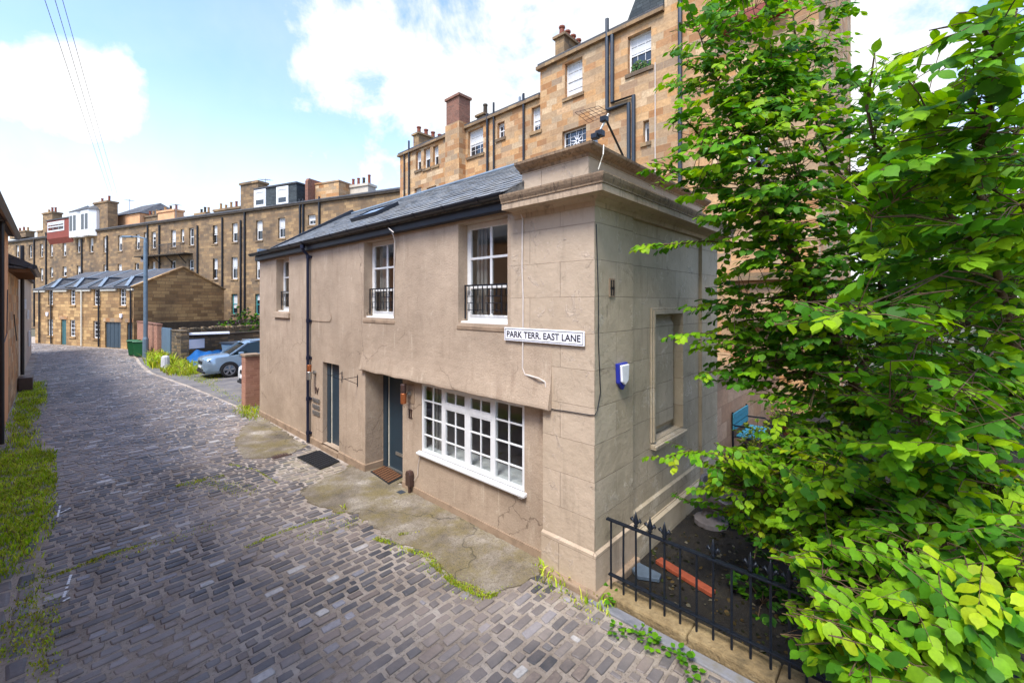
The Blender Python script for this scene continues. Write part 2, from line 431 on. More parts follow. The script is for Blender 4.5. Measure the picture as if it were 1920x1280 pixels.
t.color(c); t.set(.95); t.bump(t.noise(36, 9, .8), 1.0, .04)
t = NT('sett')
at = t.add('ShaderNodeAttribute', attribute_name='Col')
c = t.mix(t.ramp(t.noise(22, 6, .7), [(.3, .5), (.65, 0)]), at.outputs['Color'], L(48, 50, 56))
c = t.mix(t.ramp(t.noise(34, 6, .75), [(.60, 0), (.76, .6)]), c, L(176, 168, 160))
c = t.mix(t.ramp(t.noise(.6, 8, .65), [(.42, 0), (.68, .6)]), c, L(160, 146, 136))
t.color(c); t.link(t.ramp(t.noise(3, 4), [(.3, .42), (.7, .7)]), t.bsdf.inputs['Roughness'])
t.bump(t.noise(26, 6, .65), .45, .012)
m_mix('soil', [L(14, 11, 8), L(26, 21, 15), L(46, 40, 24)], 7, .98, 1.0, 60, .03)
m_mix('asphalt', [L(84, 82, 84), L(112, 108, 106), L(132, 124, 112)], 1.2, .95, .6, 90, .01)
m_mix('earth', [L(72, 72, 58), L(96, 92, 76), L(84, 86, 60)], .4, .95, .4, 10)
m_mix('kerb_yellow', [L(74, 64, 44), L(128, 108, 74), L(158, 138, 100)], 3, .95, .9, 26, .03)
m_mix('kerb_grey', [L(92, 94, 100), L(122, 122, 126), L(112, 106, 92)], 4, .85, .6, 30)
def m_leaf(name, trans=.34, rough=.55, tint=(1, 1, 1)):
    t = NT(name); at = t.add('ShaderNodeAttribute', attribute_name='Col')
    cc = t.mix(t.ramp(t.noise(40, 3), [(.35, .2), (.65, 0)]), at.outputs['Color'], L(40, 70, 10))
    t.color(cc); t.set(rough); t.bsdf.inputs['Specular IOR Level'].default_value = .2
    tl = t.add('ShaderNodeBsdfTranslucent')
    hs = t.add('ShaderNodeHueSaturation'); hs.inputs['Hue'].default_value = .485; hs.inputs['Saturation'].default_value = 1.1; hs.inputs['Value'].default_value = 1.6
    t.link(cc, hs.inputs['Color']); t.link(hs.outputs[0], tl.inputs['Color'])
    mx = t.add('ShaderNodeMixShader'); mx.inputs[0].default_value = trans
    t.link(t.bsdf.outputs[0], mx.inputs[1]); t.link(tl.outputs[0], mx.inputs[2]); t.link(mx.outputs[0], t.out.inputs['Surface'])
m_leaf('leaf'); m_leaf('grass', .3, .6)
# ------------------------------------------------------------------ camera, world, sun
cam = bpy.data.cameras.new('camera'); co = bpy.data.objects.new('camera', cam); C.objects.link(co)
cam.sensor_width = 36; cam.lens = 36 * F_ / 1920; cam.shift_y = -(640 - HZ) / 1920
cam.clip_start = .05; cam.clip_end = 5000
co.location = CAM; co.rotation_euler = (math.pi / 2, 0, -TH); S.camera = co
SUN_EL, SUN_AZ = math.radians(58), math.radians(252)     # compass: clockwise from +Y
W = bpy.data.worlds.new('World'); S.world = W; W.use_nodes = True
wt = W.node_tree; wn = wt.nodes; bg = wn['Background']
sky = wn.new('ShaderNodeTexSky'); sky.sky_type = 'NISHITA'; sky.sun_disc = False
sky.sun_elevation = SUN_EL; sky.sun_rotation = SUN_AZ; sky.air_density = 1.0; sky.dust_density = 1.2; sky.ozone_density = 1.2
tc = wn.new('ShaderNodeTexCoord')
def wmath(op, a, b=0.0, c=None, clamp=False):
    n = wn.new('ShaderNodeMath'); n.operation = op; n.use_clamp = clamp
    for s, v in zip(n.inputs, (a, b, c)):
        if v is None: continue
        if hasattr(v, 'node'): wt.links.new(v, s)
        else: s.default_value = v
    return n.outputs[0]
def wsmooth(x, lo, hi):
    n = wn.new('ShaderNodeMapRange'); n.interpolation_type = 'SMOOTHSTEP'
    wt.links.new(x, n.inputs['Value']); n.inputs['From Min'].default_value = lo; n.inputs['From Max'].default_value = hi
    return n.outputs[0]
def wnoise(scale, detail, rough, dist=0):
    n = wn.new('ShaderNodeTexNoise'); n.inputs['Scale'].default_value = scale; n.inputs['Detail'].default_value = detail
    n.inputs['Roughness'].default_value = rough; n.inputs['Distortion'].default_value = dist
    wt.links.new(tc.outputs['Generated'], n.inputs['Vector']); return n.outputs['Fac']
nz1 = wnoise(4.2, 12, .6, .55); nz2 = wnoise(2.2, 6, .55); nz3 = wnoise(11, 9, .62, .3)
nn = wmath('ADD', wmath('MULTIPLY', wmath('SUBTRACT', nz1, .5), 2.6), wmath('MULTIPLY', wmath('SUBTRACT', nz3, .5), 1.5))
mask = None
# cloud banks: (direction through which their middle lies, radius)
for (u, v, rad, k) in ((150, 170, .125, 1.9), (60, 185, .08, 1.4), (-30, 150, .10, 1.7), (900, 200, .42, 1.7), (1150, 40, .45, 1.7), (690, 60, .25, 1.2), (620, 150, .16, 1.3), (1640, 170, .34, 1.5), (1850, 100, .15, 1.0)):
    d = ray(u, v).normalized()
    vd = wn.new('ShaderNodeVectorMath'); vd.operation = 'DISTANCE'; wt.links.new(tc.outputs['Generated'], vd.inputs[0]); vd.inputs[1].default_value = d
    e = wmath('SUBTRACT', 1.0, wmath('DIVIDE', vd.outputs['Value'], rad))
    e = wmath('MULTIPLY', wmath('MAXIMUM', e, 0.0), k)
    mask = e if mask is None else wmath('MAXIMUM', mask, e)
mask = wsmooth(wmath('ADD', mask, nn), .55, 1.25)
sx = wn.new('ShaderNodeSeparateXYZ'); wt.links.new(tc.outputs['Generated'], sx.inputs[0])
haze = wmath('SUBTRACT', 1.0, wsmooth(wmath('MULTIPLY_ADD', nn, .03, sx.outputs['Z']), .02, .55))
haze = wmath('POWER', haze, 1.7)
veil = wmath('MULTIPLY', wsmooth(nz2, .35, .7), .22)
allm = wmath('MAXIMUM', wmath('MAXIMUM', wmath('MULTIPLY', mask, .97), wmath('MULTIPLY', haze, .93)), veil)
mixc = wn.new('ShaderNodeMix'); mixc.data_type = 'RGBA'
wt.links.new(allm, mixc.inputs[0]); 
tint = wn.new('ShaderNodeMix'); tint.data_type = 'RGBA'; tint.blend_type = 'MULTIPLY'; tint.inputs[0].default_value = 1
wt.links.new(sky.outputs[0], tint.inputs[6]); tint.inputs[7].default_value = (.96, 1.03, 1.16, 1); wt.links.new(tint.outputs[2], mixc.inputs[6])
CLOUD = wn.new('ShaderNodeMix'); CLOUD.data_type = 'RGBA'; wt.links.new(wsmooth(nz1, .35, .62), CLOUD.inputs[0])
CLOUD.inputs[6].default_value = (2.75, 2.85, 2.95, 1); CLOUD.inputs[7].default_value = (3.4, 3.38, 3.33, 1)
wt.links.new(CLOUD.outputs[2], mixc.inputs[7]); wt.links.new(mixc.outputs[2], bg.inputs['Color'])
bg.inputs['Strength'].default_value = .15
sd = bpy.data.lights.new('sun', 'SUN'); sd.energy = 2.0; sd.angle = math.radians(20); sd.color = (1, .965, .915)
so = bpy.data.objects.new('sun', sd); C.objects.link(so)
so.rotation_euler = (math.pi / 2 - SUN_EL, 0, -SUN_AZ + math.pi)
sdir = Vector((math.sin(SUN_AZ) * math.cos(SUN_EL), math.cos(SUN_AZ) * math.cos(SUN_EL), math.sin(SUN_EL)))
so.rotation_euler = sdir.to_track_quat('Z', 'Y').to_euler()
S.view_settings.view_transform = 'Standard'; S.view_settings.look = 'None'; S.view_settings.gamma = 1
S.view_settings.exposure = 1.38
S.cycles.max_bounces = 6; S.cycles.transparent_max_bounces = 8

# ------------------------------------------------------------------ ground
m = MB(); m.face([(-600, -600, -.12), (600, -600, -.12), (600, 900, -.12), (-600, 900, -.12)])
struct(m.build('ground', 'earth'))
m = MB(); m.box(-5.8, .2, -12, 66, -.11, -.0125)
m.box(-30, -5.8, 40, 66, -.11, -.0125)
struct(m.build('lane_bed', 'mortar', uv=False))
def inpoly(x, y, poly):
    r = False; j = len(poly) - 1
    for i in range(len(poly)):
        xi, yi = poly[i]; xj, yj = poly[j]
        if (yi > y) != (yj > y) and x < (xj - xi) * (y - yi) / (yj - yi) + xi: r = not r
        j = i
    return r
def gpoly(px): return [tuple(PZ(u, v)[:2]) for u, v in px]
apA = gpoly([(498, 778), (575, 836), (546, 850), (500, 858), (456, 858), (440, 830), (455, 800)])
apB = gpoly([(640, 884), (563, 918), (575, 940), (600, 950), (640, 960), (667, 963), (698, 984), (744, 1016), (790, 1030), (819, 1048), (851, 1087), (890, 1104), (925, 1113), (953, 1101), (985, 1092), (1010, 1078), (1040, 1068)])
apB += [(.13, .85), (.13, 4.65), (.44, 4.65), (.44, 5.7), (-.02, 5.75), (-.02, 6.3)]
apA = [(min(x, -.02) if i < 2 else x, y) for i, (x, y) in enumerate(apA)]
def rough_edge(poly, amp=.03, step=.12):
    out = []
    for (x0, y0), (x1, y1) in zip(poly, poly[1:] + poly[:1]):
        n = max(1, int(math.hypot(x1 - x0, y1 - y0) / step))
        for k in range(n):
            f = k / n; out.append((x0 + (x1 - x0) * f + rnd.uniform(-amp, amp) * (k > 0), y0 + (y1 - y0) * f + rnd.uniform(-amp, amp) * (k > 0)))
    return out
aprons = []
for poly in (apA, apB):
    m = MB(); m.prism(rough_edge(poly, .045, .08), -.06, .010); aprons.append(struct(m.build('pavement', 'concrete', weld=True, bevel=.012)))
EDGE = [(-6, -.16), (0, -.16), (1.0, -.1), (12.6, -.03), (20, -.55), (26, -1.15), (31, -1.0), (36, -.7), (41, -.5), (54, -5.4), (66, -9)]
def lane_edge(y):
    for (y0, x0), (y1, x1) in zip(EDGE, EDGE[1:]):
        if y0 <= y <= y1: return x0 + (x1 - x0) * (y - y0) / (y1 - y0)
    return -.16 if y < 0 else -9
SETT_COL = [L(86, 85, 86), L(100, 96, 95), L(76, 75, 77), L(120, 111, 104), L(102, 93, 87), L(68, 68, 71), L(118, 105, 95)]
def sett(m, cx, cy, lx, ly, near, col, h):
    """one rounded stone; long side lx along x, ly along y"""
    m.col = col
    a, b = lx / 2, ly / 2; n = 10 if near else 8
    ang = rnd.uniform(-.035, .035); ca, sa = math.cos(ang), math.sin(ang)
    tz = (rnd.uniform(-.012, .012), rnd.uniform(-.03, .03))
    rings = []
    prof = ((1.0, -.03), (.95, -.007), (.78, .0)) if near else ((1.0, -.03), (.9, .0))
    jit = [1 + rnd.uniform(-.2, .06) for _ in range(n)]
    e = .2
    for s, z in prof:
        r = []
        for j in range(n):
            t = 2 * math.pi * (j + .5) / n
            c_, s_ = math.cos(t), math.sin(t)
            px = a * math.copysign(abs(c_) ** e, c_) * jit[j]; py = b * math.copysign(abs(s_) ** e, s_) * (jit[(j * 3) % n] * .5 + .5)
            ins = (1 - s) * b
            px -= math.copysign(min(abs(px), ins), px); py -= math.copysign(min(abs(py), ins), py)
            x = cx + px * ca - py * sa; y = cy + px * sa + py * ca
            r.append(m.v((x, y, h + z + px * tz[0] + py * tz[1])))
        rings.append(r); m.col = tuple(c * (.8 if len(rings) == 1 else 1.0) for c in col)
    m.Cc[-n * len(prof):] = [tuple(c * k for c in col) for k in ((.2, .55, 1.0) if near else (.35, 1.0)) for _ in range(n)]  # joint shade put into the colour: outer rings darker than the top
    for q, w in zip(rings, rings[1:]):
        for j in range(n): m.Fc.append([q[j], q[(j + 1) % n], w[(j + 1) % n], w[j]])
    m.Fc.append(rings[-1])
m = MB(); y = -4.6
pale = gpoly([(575, 838), (700, 880), (650, 905), (560, 905), (500, 880)])
while y < 62:
    near = y < 9
    pitch = rnd.uniform(.122, .15) if y < 25 else rnd.uniform(.16, .21)
    xr = lane_edge(y) - rnd.uniform(0, .05); x = -4.72 if y < 14 else -5.35
    if y > 42: x = -12
    x += rnd.uniform(0, .2)
    wob = rnd.uniform(-.01, .01)
    while x < xr - .06:
        ln = min(rnd.uniform(.17, .31), xr - x)
        if rnd.random() < .12: ln *= .6
        cx = x + ln / 2; cy = y + pitch / 2 + wob + .012 * math.sin(x * 3 + y)
        if not (inpoly(cx, cy, apB) or inpoly(cx, cy, apA)):
            base = rnd.choice(SETT_COL); k = rnd.uniform(.75, 1.25)
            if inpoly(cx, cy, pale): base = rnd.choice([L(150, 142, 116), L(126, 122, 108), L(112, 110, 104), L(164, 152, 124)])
            elif rnd.random() < .022: base = L(186, 182, 176); k = 1
            elif rnd.random() < .05: base = L(140, 138, 142)
            col = tuple(c * k for c in base[:3])
            gap = rnd.uniform(.02, .05) * (1 if near else .6)
            if near: col = tuple(c * .98 for c in col)
            if cy > 9: col = tuple(c * 1.3 + .045 for c in col)  # grazing sky sheen painted in: distant stones get a lighter colour
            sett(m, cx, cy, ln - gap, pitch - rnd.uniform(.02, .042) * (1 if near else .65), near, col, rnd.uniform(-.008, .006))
        x += ln
    y += pitch
# two longitudinal courses along the left gutter
for xc in (-5.38, -5.18, -4.98, -4.80):
    y = -1 + rnd.uniform(0, .3)
    while y < 14:
        ln = rnd.uniform(.25, .42)
        k = rnd.uniform(.8, 1.2)
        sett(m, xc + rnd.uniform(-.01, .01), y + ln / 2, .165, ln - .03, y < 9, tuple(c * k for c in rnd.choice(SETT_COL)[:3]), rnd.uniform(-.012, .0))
        y += ln
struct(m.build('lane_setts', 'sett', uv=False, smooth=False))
m = MB()
m.prism([(.0, 12.66), (14, 12.66), (14, 40), (.3, 40), (-.6, 36), (-.9, 31), (-1.0, 26), (-.45, 20)], -.11, -.004)
struct(m.build('yard', 'asphalt', weld=True))
# painted white bay corner marks on the setts
m = MB()
for (u0, v0, u1, v1) in ((133, 1078, 118, 1125), (118, 1128, 132, 1120), (113, 948, 108, 970), (113, 962, 133, 952)):
    p, q = PZ(u0, v0), PZ(u1, v1); d = (q - p).normalized(); s = Vector((-d.y, d.x, 0)) * .013
    nseg = max(2, int((q - p).length / .05))
    for k in range(nseg):
        if rnd.random() < .12: continue
        a = p + (q - p) * (k / nseg); b = p + (q - p) * ((k + .85) / nseg)
        m.slab([a - s, b - s, b + s, a + s], .003)
for v_ in m.V: v_.z += .008
struct(m.build('road_marking', 'white_paint', weld=True))
m = MB(); m.box(.28, 14, -14, -.06, -.11, -.03); m.box(4.9, 14, -.06, .5, -.11, -.03)
struct(m.build('garden_soil', 'soil'))

# ------------------------------------------------------------------ the corner house
HOUSE = thing('mews_house', 'two storey tan rendered corner house with slate roof, bulging canopy and stone parapet', 'house', (2.3, 6.3, 0))
FF = Fr((0, 0, 0), (0, 1, 0), (-1, 0, 0))      # a = +y along the lane, b = out into the lane
FG = Fr((0, 0, 0), (1, 0, 0), (0, -1, 0))      # a = +x along the gable, b = out into the garden
YE = fy(487)
zsill = PX(905, 607, 0).z
W1 = (fy(951.6), fy(859), zsill, 4.9); W2 = (fy(738.5), fy(682), PX(710, 596, 0).z, 4.9); W3 = (fy(541.6), fy(518), PX(530, 584, 0).z, 4.9)
yD4a, yD4b = fy(636), fy(605); zD4 = PX(615, 680, 0).z
yRec = fy(685); XD = .42; XW = .12; ZC = 2.17; ZK = 2.56; yPil = fy(1018)
yDw = fy(755, XW)
GW = (fy(985, .14), fy(792, .14), .85, 2.12)
m = MB(FF)
m.wall(yPil + .6, YE, ZK, 4.95, [W1, W2, W3], .3)
m.wall(yRec, YE, .15, ZK, [(yD4a, yD4b, .02, zD4)], .19)
m.face([(yRec, 0, .15), (yRec, -XD, .15), (yRec, -XD, ZK), (yRec, 0, ZK)])
m.wall(yDw, yRec, .0, ZK, [(yDw + .02, yRec - .03, 0, 2.05)], .1, b=-XD)
m.wall(yPil, yDw, .12, ZK, [GW], .1, b=-XW)
m.face([(yDw, -XW, 0), (yDw, -XD, 0), (yDw, -XD, ZK), (yDw, -XW, ZK)])
# flared canopy over the ground floor
cy0, cy1 = fy(1026, -.1), fy(676, -.05)
ks = [(.001, ZK + .42), (.004, ZK + .25), (.012, ZK + .1), (.026, ZK - .03), (.045, ZK - .14), (.068, ZC + .14), (.088, ZC + .05), (.09, ZC + .015), (.082, ZC), (-XW - .02, ZC + .01), (-XD - .01, ZC + .02), (-XD - .01, ZC + .12), (-.02, ZC + .2)]
n = 22
rr = []
for k in range(n + 1):
    a = cy0 + (cy1 - cy0) * k / n
    w = .012 * math.sin(k * 1.9) + .008 * math.sin(k * 4.3)
    rr.append([m.v((a + (.03 if k == n else 0) * (b < 0), b + (w * .4 if b > .03 else 0), c + (w if c < ZK - .3 else 0))) for b, c in ks])
for q, w in zip(rr, rr[1:]):
    for j in range(len(ks)): m.Fc.append([q[j], q[(j + 1) % len(ks)], w[(j + 1) % len(ks)], w[j]])
m.Fc.append(rr[0]); m.Fc.append(rr[-1][::-1])
# far end wall and back wall
m.face([(YE, 0, 0), (YE, -4.6, 0), (YE, -4.6, 4.95), (YE, 0, 4.95)])
m.face([(.1, -4.6, 0), (YE, -4.6, 0), (YE, -4.6, 5.1), (.1, -4.6, 5.1)])
wallo = m.build('wall', 'render_tan', HOUSE)
m = MB(FF)
m.wall(.0, yPil, .53, ZK, [], 0); m.wall(.0, yPil + .6, ZK, 4.9, [], 0)
m.face([(yPil, 0, .0), (yPil, -XW, .0), (yPil, -XW, ZK), (yPil, 0, ZK)])
m.build('corner_pier', 'ashlar_front', HOUSE)
# plinths
m = MB(FF)
for a0, a1, b in ((yRec, yD4a, 0), (yD4b, YE, 0)):
    m.extr([(b - .1, -.05), (b + .028, -.05), (b + .028, .145), (b + .012, .158), (b - .1, .158)], a0, a1)
m.extr([(-XW - .1, -.05), (-XW + .02, -.05), (-XW + .02, .12), (-XW - .1, .125)], yPil, yDw)
m.M = Fr((0, yRec, 0), (1, 0, 0), (0, -1, 0)); m.extr([(-.05, -.05), (.024, -.05), (.024, .145), (.01, .156), (-.05, .156)], -.024, XD)
m.M = FF; m.box(yD4a, yD4b, -.19, .05, -.05, .10)
m.build('plinth', 'plinth_tan', HOUSE)
# corner pier base, wrapping the corner
m = MB()
def rectring(p, x1, y1):   # outline of the pier base pushed out by p
    return [(-p, y1), (-p, -p), (x1, -p), (x1, .3), (.3, .3), (.3, y1)]
m.prism(rectring(.035, 1.01, yPil), -.1, .50)
lo = rectring(.035, 1.01, yPil); hi = rectring(.004, 1.01, yPil)
a = [m.v((x, y, .50)) for x, y in lo]; b = [m.v((x, y, .53)) for x, y in hi]
for j in range(len(a)): m.Fc.append([a[j], a[(j + 1) % 6], b[(j + 1) % 6], b[j]])
m.build('plinth', 'ashlar_front', HOUSE)
m = MB(); m.prism(rectring(.11, 1.01, yPil), -.1, .07); m.build('kerb_course', 'plinth_tan', HOUSE, bevel=.02)
# gable
m = MB(FG)
bp = gx(1187); e0 = gx(1310, .06); e1 = gx(1345)
m.wall(.0, bp, .53, 4.9, [], 0)
PN = (1.78, 2.84, 1.46, 3.42)
m.wall(bp, e0, .34, 4.9, [PN], .15, b=-.06)
m.wall(e0, e1, .34, 4.9, [], 0)
for x in (bp, e0): m.face([(x, 0, .3), (x, -.06, .3), (x, -.06, 4.9), (x, 0, 4.9)])
m.face([(e1, 0, 0), (e1, -3, 0), (e1, -3, 4.9), (e1, 0, 4.9)])
m.wall(PN[0], PN[1], PN[2], PN[3], [], 0, b=-.21)
m.build('gable_wall', 'ashlar_gable', HOUSE)
m = MB(FG)
m.extr([(-.2, -.1), (.05, -.1), (.05, .31), (0, .345), (-.2, .345)], bp + .002, e1 + .04)
m.extr([(-.2, .346), (-.025, .346), (-.025, .60), (-.06, .63), (-.2, .63)], bp + .001, e0)
m.extr([(-.2, .346), (.025, .346), (.025, .60), (-.0, .63), (-.2, .63)], e0 + .001, e1 + .02)
m.build('plinth', 'ashlar_gable', HOUSE)
# blind window: architrave, sill, raised panel
bl = None
m = MB(FG); b0 = -.06
def arch(m, a0, a1, c0, c1, w, b_in, b_out):
    a0 -= .003; a1 += .003; c1 += .003
    m.box(a0 - w, a0, b_in, b_out, c0, c1 + w); m.box(a1, a1 + w, b_in, b_out, c0, c1 + w); m.box(a0, a1, b_in, b_out, c1, c1 + w)
arch(m, *PN, .06, b0 - .1, b0 + .045); arch(m, PN[0] - .06, PN[1] + .06, PN[2], PN[3] + .06, .04, b0 - .1, b0 + .025)
m.build('blind_window_frame', 'ashlar_gable', HOUSE, bevel=.006)
m = MB(FG); m.extr([(b0 - .11, PN[2] - .1), (b0 + .09, PN[2] - .1), (b0 + .09, PN[2] - .05), (b0 - .11, PN[2] + .02)], PN[0] - .1, PN[1] + .1)
m.build('blind_window_sill', 'ashlar_gable', HOUSE, bevel=.006)
m = MB(FG)
q = [(PN[0] + .07, PN[2] + .07), (PN[1] - .07, PN[2] + .07), (PN[1] - .07, PN[3] - .07), (PN[0] + .07, PN[3] - .07)]
i = [m.v((a, -.208, c)) for a, c in q]
q2 = [(PN[0] + .17, PN[2] + .17), (PN[1] - .17, PN[2] + .17), (PN[1] - .17, PN[3] - .17), (PN[0] + .17, PN[3] - .17)]
j = [m.v((a, -.115, c)) for a, c in q2]
m.Fc.append(j)
for k in range(4): m.Fc.append([i[k], i[(k + 1) % 4], j[(k + 1) % 4], j[k]])
m.build('blind_panel', 'ashlar_gable', HOUSE)
# vent grille on the gable
vp = PY(1147, 538, 0); m = MB(FG)
m.box(vp.x - .07, vp.x + .07, .0, .012, vp.z - .13, vp.z + .11); vo_ = m.build('vent_grille', 'plinth_tan', HOUSE)
m = MB(FG)
for k in (-1, 1): m.box(vp.x + k * .028 - .014, vp.x + k * .028 + .014, .008, .016, vp.z - .11, vp.z + .09)
m.box(vp.x - .05, vp.x + .05, .009, .0165, vp.z - .03, vp.z + .0); m.build('vent_slot', 'soil', vo_)
# cornice and attic parapet wrap the corner (front length 1.33, gable length e1)
def sweep(m, prof, yl, xl):
    """profile (out, z) swept along front (x=0) and gable (y=0) with a mitre"""
    r0 = [m.v((-p, yl, z)) for p, z in prof]; r1 = [m.v((-p, -p, z)) for p, z in prof]; r2 = [m.v((xl, -p, z)) for p, z in prof]
    n = len(prof)
    for A, B in ((r0, r1), (r1, r2)):
        for k in range(n): m.Fc.append([A[k], A[(k + 1) % n], B[(k + 1) % n], B[k]])
    m.Fc.append(r0[::-1]); m.Fc.append(r2)
m = MB()
sweep(m, [(-.3, 4.80), (.015, 4.80), (.02, 4.86), (.07, 4.885), (.09, 4.90), (.26, 4.90), (.26, 4.985), (-.3, 4.985)], 1.35, e1 + .18)
co_ = m.build('cornice', 'cornice_stone', HOUSE)
m = MB(); sweep(m, [(-.3, 4.987), (.272, 4.987), (.272, 5.005), (.295, 5.05), (.305, 5.085), (.305, 5.105), (.0, 5.15), (-.3, 5.17)], 1.355, e1 + .185)
m.build('cornice_moulding', 'cornice_stained', co_)
m = MB(); sweep(m, [(-.75, 5.12), (-.255, 5.12), (-.255, 5.56), (-.75, 5.56)], 1.42, e1 - .1)
m.build('parapet', 'ashlar_front', HOUSE)
m = MB(); sweep(m, [(-.8, 5.54), (-.245, 5.54), (-.23, 5.575), (-.17, 5.60), (-.12, 5.64), (-.115, 5.675), (-.2, 5.70), (-.8, 5.705)], 1.46, e1)
m.build('coping', 'cornice_stained', HOUSE)
m = MB(); m.box(.2, 4.5, .2, 1.38, 5.1, 5.2); m.build('flat_roof', 'lead', HOUSE)
# fascia, soffit, gutter, downpipe
yA, yB = 1.352, YE + .1
m = MB(FF)
m.box(yA, yB, -.05, .10, 4.945, 5.115); m.box(yA, yB, .1002, .112, 4.955, 5.10)
m.box(yA, yB, -.32, -.0502, 4.905, 4.944)
m.build('fascia', 'dark_fascia', HOUSE, bevel=.004)
m = MB(FF)
gp = [(.125 + .075 + .075 * math.cos(t), 5.165 - .075 * math.sin(t)) for t in [math.pi * k / 8 for k in range(9)]]
gp2 = [(.125 + .075 + .064 * math.cos(t), 5.165 - .064 * math.sin(t)) for t in [math.pi * k / 8 for k in range(8, -1, -1)]]
m.extr(gp + gp2, yA + .01, yB + .12)
g_ = m.build('gutter', 'black_metal', HOUSE)
for k in range(14):
    m = MB(FF); a = yA + .5 + k * .82
    gq = [(.125 + .075 + .084 * math.cos(t), 5.168 - .084 * math.sin(t)) for t in [math.pi * j / 8 for j in range(9)]]
    gr = [(b + (.012 if b < .2 else -.012), c + .004) for b, c in gq[::-1]]
    m.extr(gq + gr, a, a + .05); m.build('gutter_bracket', 'black_metal', g_)
yd = fy(573.5, -.12); m = MB(FF)
m.tube([(yd, .2, 5.09), (yd, .2, 4.98), (yd, .17, 4.93), (yd, .08, 4.84), (yd, .07, 4.78), (yd, .07, .02)], .038, 10)
dp = m.build('downpipe', 'pipe_blue_black', HOUSE)
for z in (4.74, 3.1, 2.15, 1.1, .22):
    m = MB(FF); m.tube([(yd, .07, z), (yd, .07, z + .09)], .049, 10); m.box(yd - .09, yd + .09, 0, .04, z + .02, z + .07); m.build('pipe_collar', 'pipe_blue_black', dp)
m = MB(FF); m.tube([(yd, .2, 5.08), (yd, .2, 4.99)], .06, 10); m.build('gutter_outlet', 'pipe_blue_black', dp)
# roof of lapped slates
RX, RZ, EX, EZ = 2.3, 6.57, -.16, 5.17; YV = 10.95
sl = Vector((RX - EX, 0, RZ - EZ)); SL = sl.length; sl.normalize(); up = Vector((-sl.z, 0, sl.x))
m = MB()
rows = 15; ex = SL / rows
for r in range(rows):
    yy = 1.38 - rnd.uniform(0, .2)
    wd = .30 - .007 * r
    while yy < YV - .05:
        w = min(wd * rnd.uniform(.85, 1.15), YV - yy)
        y0, y1 = max(yy, 1.38) + .005, yy + w - .005
        yy += w
        if y1 - y0 < .03: continue
        k = rnd.uniform(.7, 1.3); m.col = tuple(c * k for c in rnd.choice([L(104, 110, 116), L(120, 122, 124), L(92, 98, 106), L(112, 112, 112)])[:3])
        d0 = r * ex - .02 + rnd.uniform(-.012, .008); d1 = (r + 1) * ex + .09
        lift = .02 + rnd.uniform(0, .008)
        p0 = Vector((EX, 0, EZ)) + sl * d0 + up * lift; p1 = Vector((EX, 0, EZ)) + sl * min(d1, SL + .02) + up * .002
        th = up * .012
        q = [p0 + Vector((0, y0, 0)), p0 + Vector((0, y1, 0)), p1 + Vector((0, y1, 0)), p1 + Vector((0, y0, 0))]
        i = [m.v(x) for x in q] + [m.v(x + th) for x in q]
        for f in ((4, 5, 6, 7), (0, 1, 5, 4), (1, 2, 6, 5), (3, 0, 4, 7)): m.Fc.append([i[k] for k in f])
m.col = L(60, 62, 66)[:3]
for x in ([(EX, EZ), (RX, RZ), (4.75, 5.15), (4.75, 5.05), (RX, RZ - .12), (EX, EZ - .1)],):
    n0 = [m.v((px, 1.38, pz)) for px, pz in x]; n1 = [m.v((px, YV, pz)) for px, pz in x]
    for k in range(6): m.Fc.append([n0[k], n0[(k + 1) % 6], n1[(k + 1) % 6], n1[k]])
    m.Fc.append(n0); m.Fc.append(n1)
roof = m.build('roof', 'slate', HOUSE, uv=False)
m = MB(); m.tube([(RX, 1.4, RZ + .02), (RX, YV, RZ + .02)], .05, 8); m.build('ridge', 'lead', roof)
m = MB(Fr((0, YV, 0), (0, 1, 0), (-1, 0, 0)))
m.slab([(0, -EX + .02, EZ - .1), (0, -RX, RZ - .1), (0, -RX, RZ + .16), (0, -EX - .25, EZ + .22), (0, -EX + .02, EZ + .05)], .1)
m.slab([(0, -RX, RZ - .1), (0, -4.7, 5.1), (0, -4.7, 5.25), (0, -RX, RZ + .16)], .1)
m.build('skew', 'dark_fascia', roof, weld=True)
m = MB(); m.box(-.1, 4.6, YV + .1, YE + .08, 5.02, 5.16); m.box(-.05, 1.6, YE - .05, YE + .1, 5.16, 5.34)
m.prism([(.1, YV + .2), (.9, YV + .2), (.9, YE - .1), (.1, YE - .1)], 5.16, 5.2)
m.build('end_roof', 'lead', HOUSE)
# roof light lying on the slates
pc = hit(704, 403, (EX, 0, EZ), up); s0 = (pc - Vector((EX, 0, EZ))).dot(sl)
Mr = Matrix(((0, up.x, sl.x, pc.x), (1, 0, 0, pc.y), (0, up.z, sl.z, pc.z), (0, 0, 0, 1)))   # a=y, b=normal, c=up slope
m = MB(Mr)
for a0, a1, c0, c1 in ((-.62, .62, -.35, -.27), (-.62, .62, .27, .35), (-.62, -.54, -.27, .27), (.54, .62, -.27, .27)): m.box(a0, a1, .02, .12, c0, c1)
sk = m.build('roof_light', 'black_metal', HOUSE); m = MB(Mr); m.box(-.539, .539, .03, .105, -.269, .269); m.build('pane', 'glass_dark', sk)
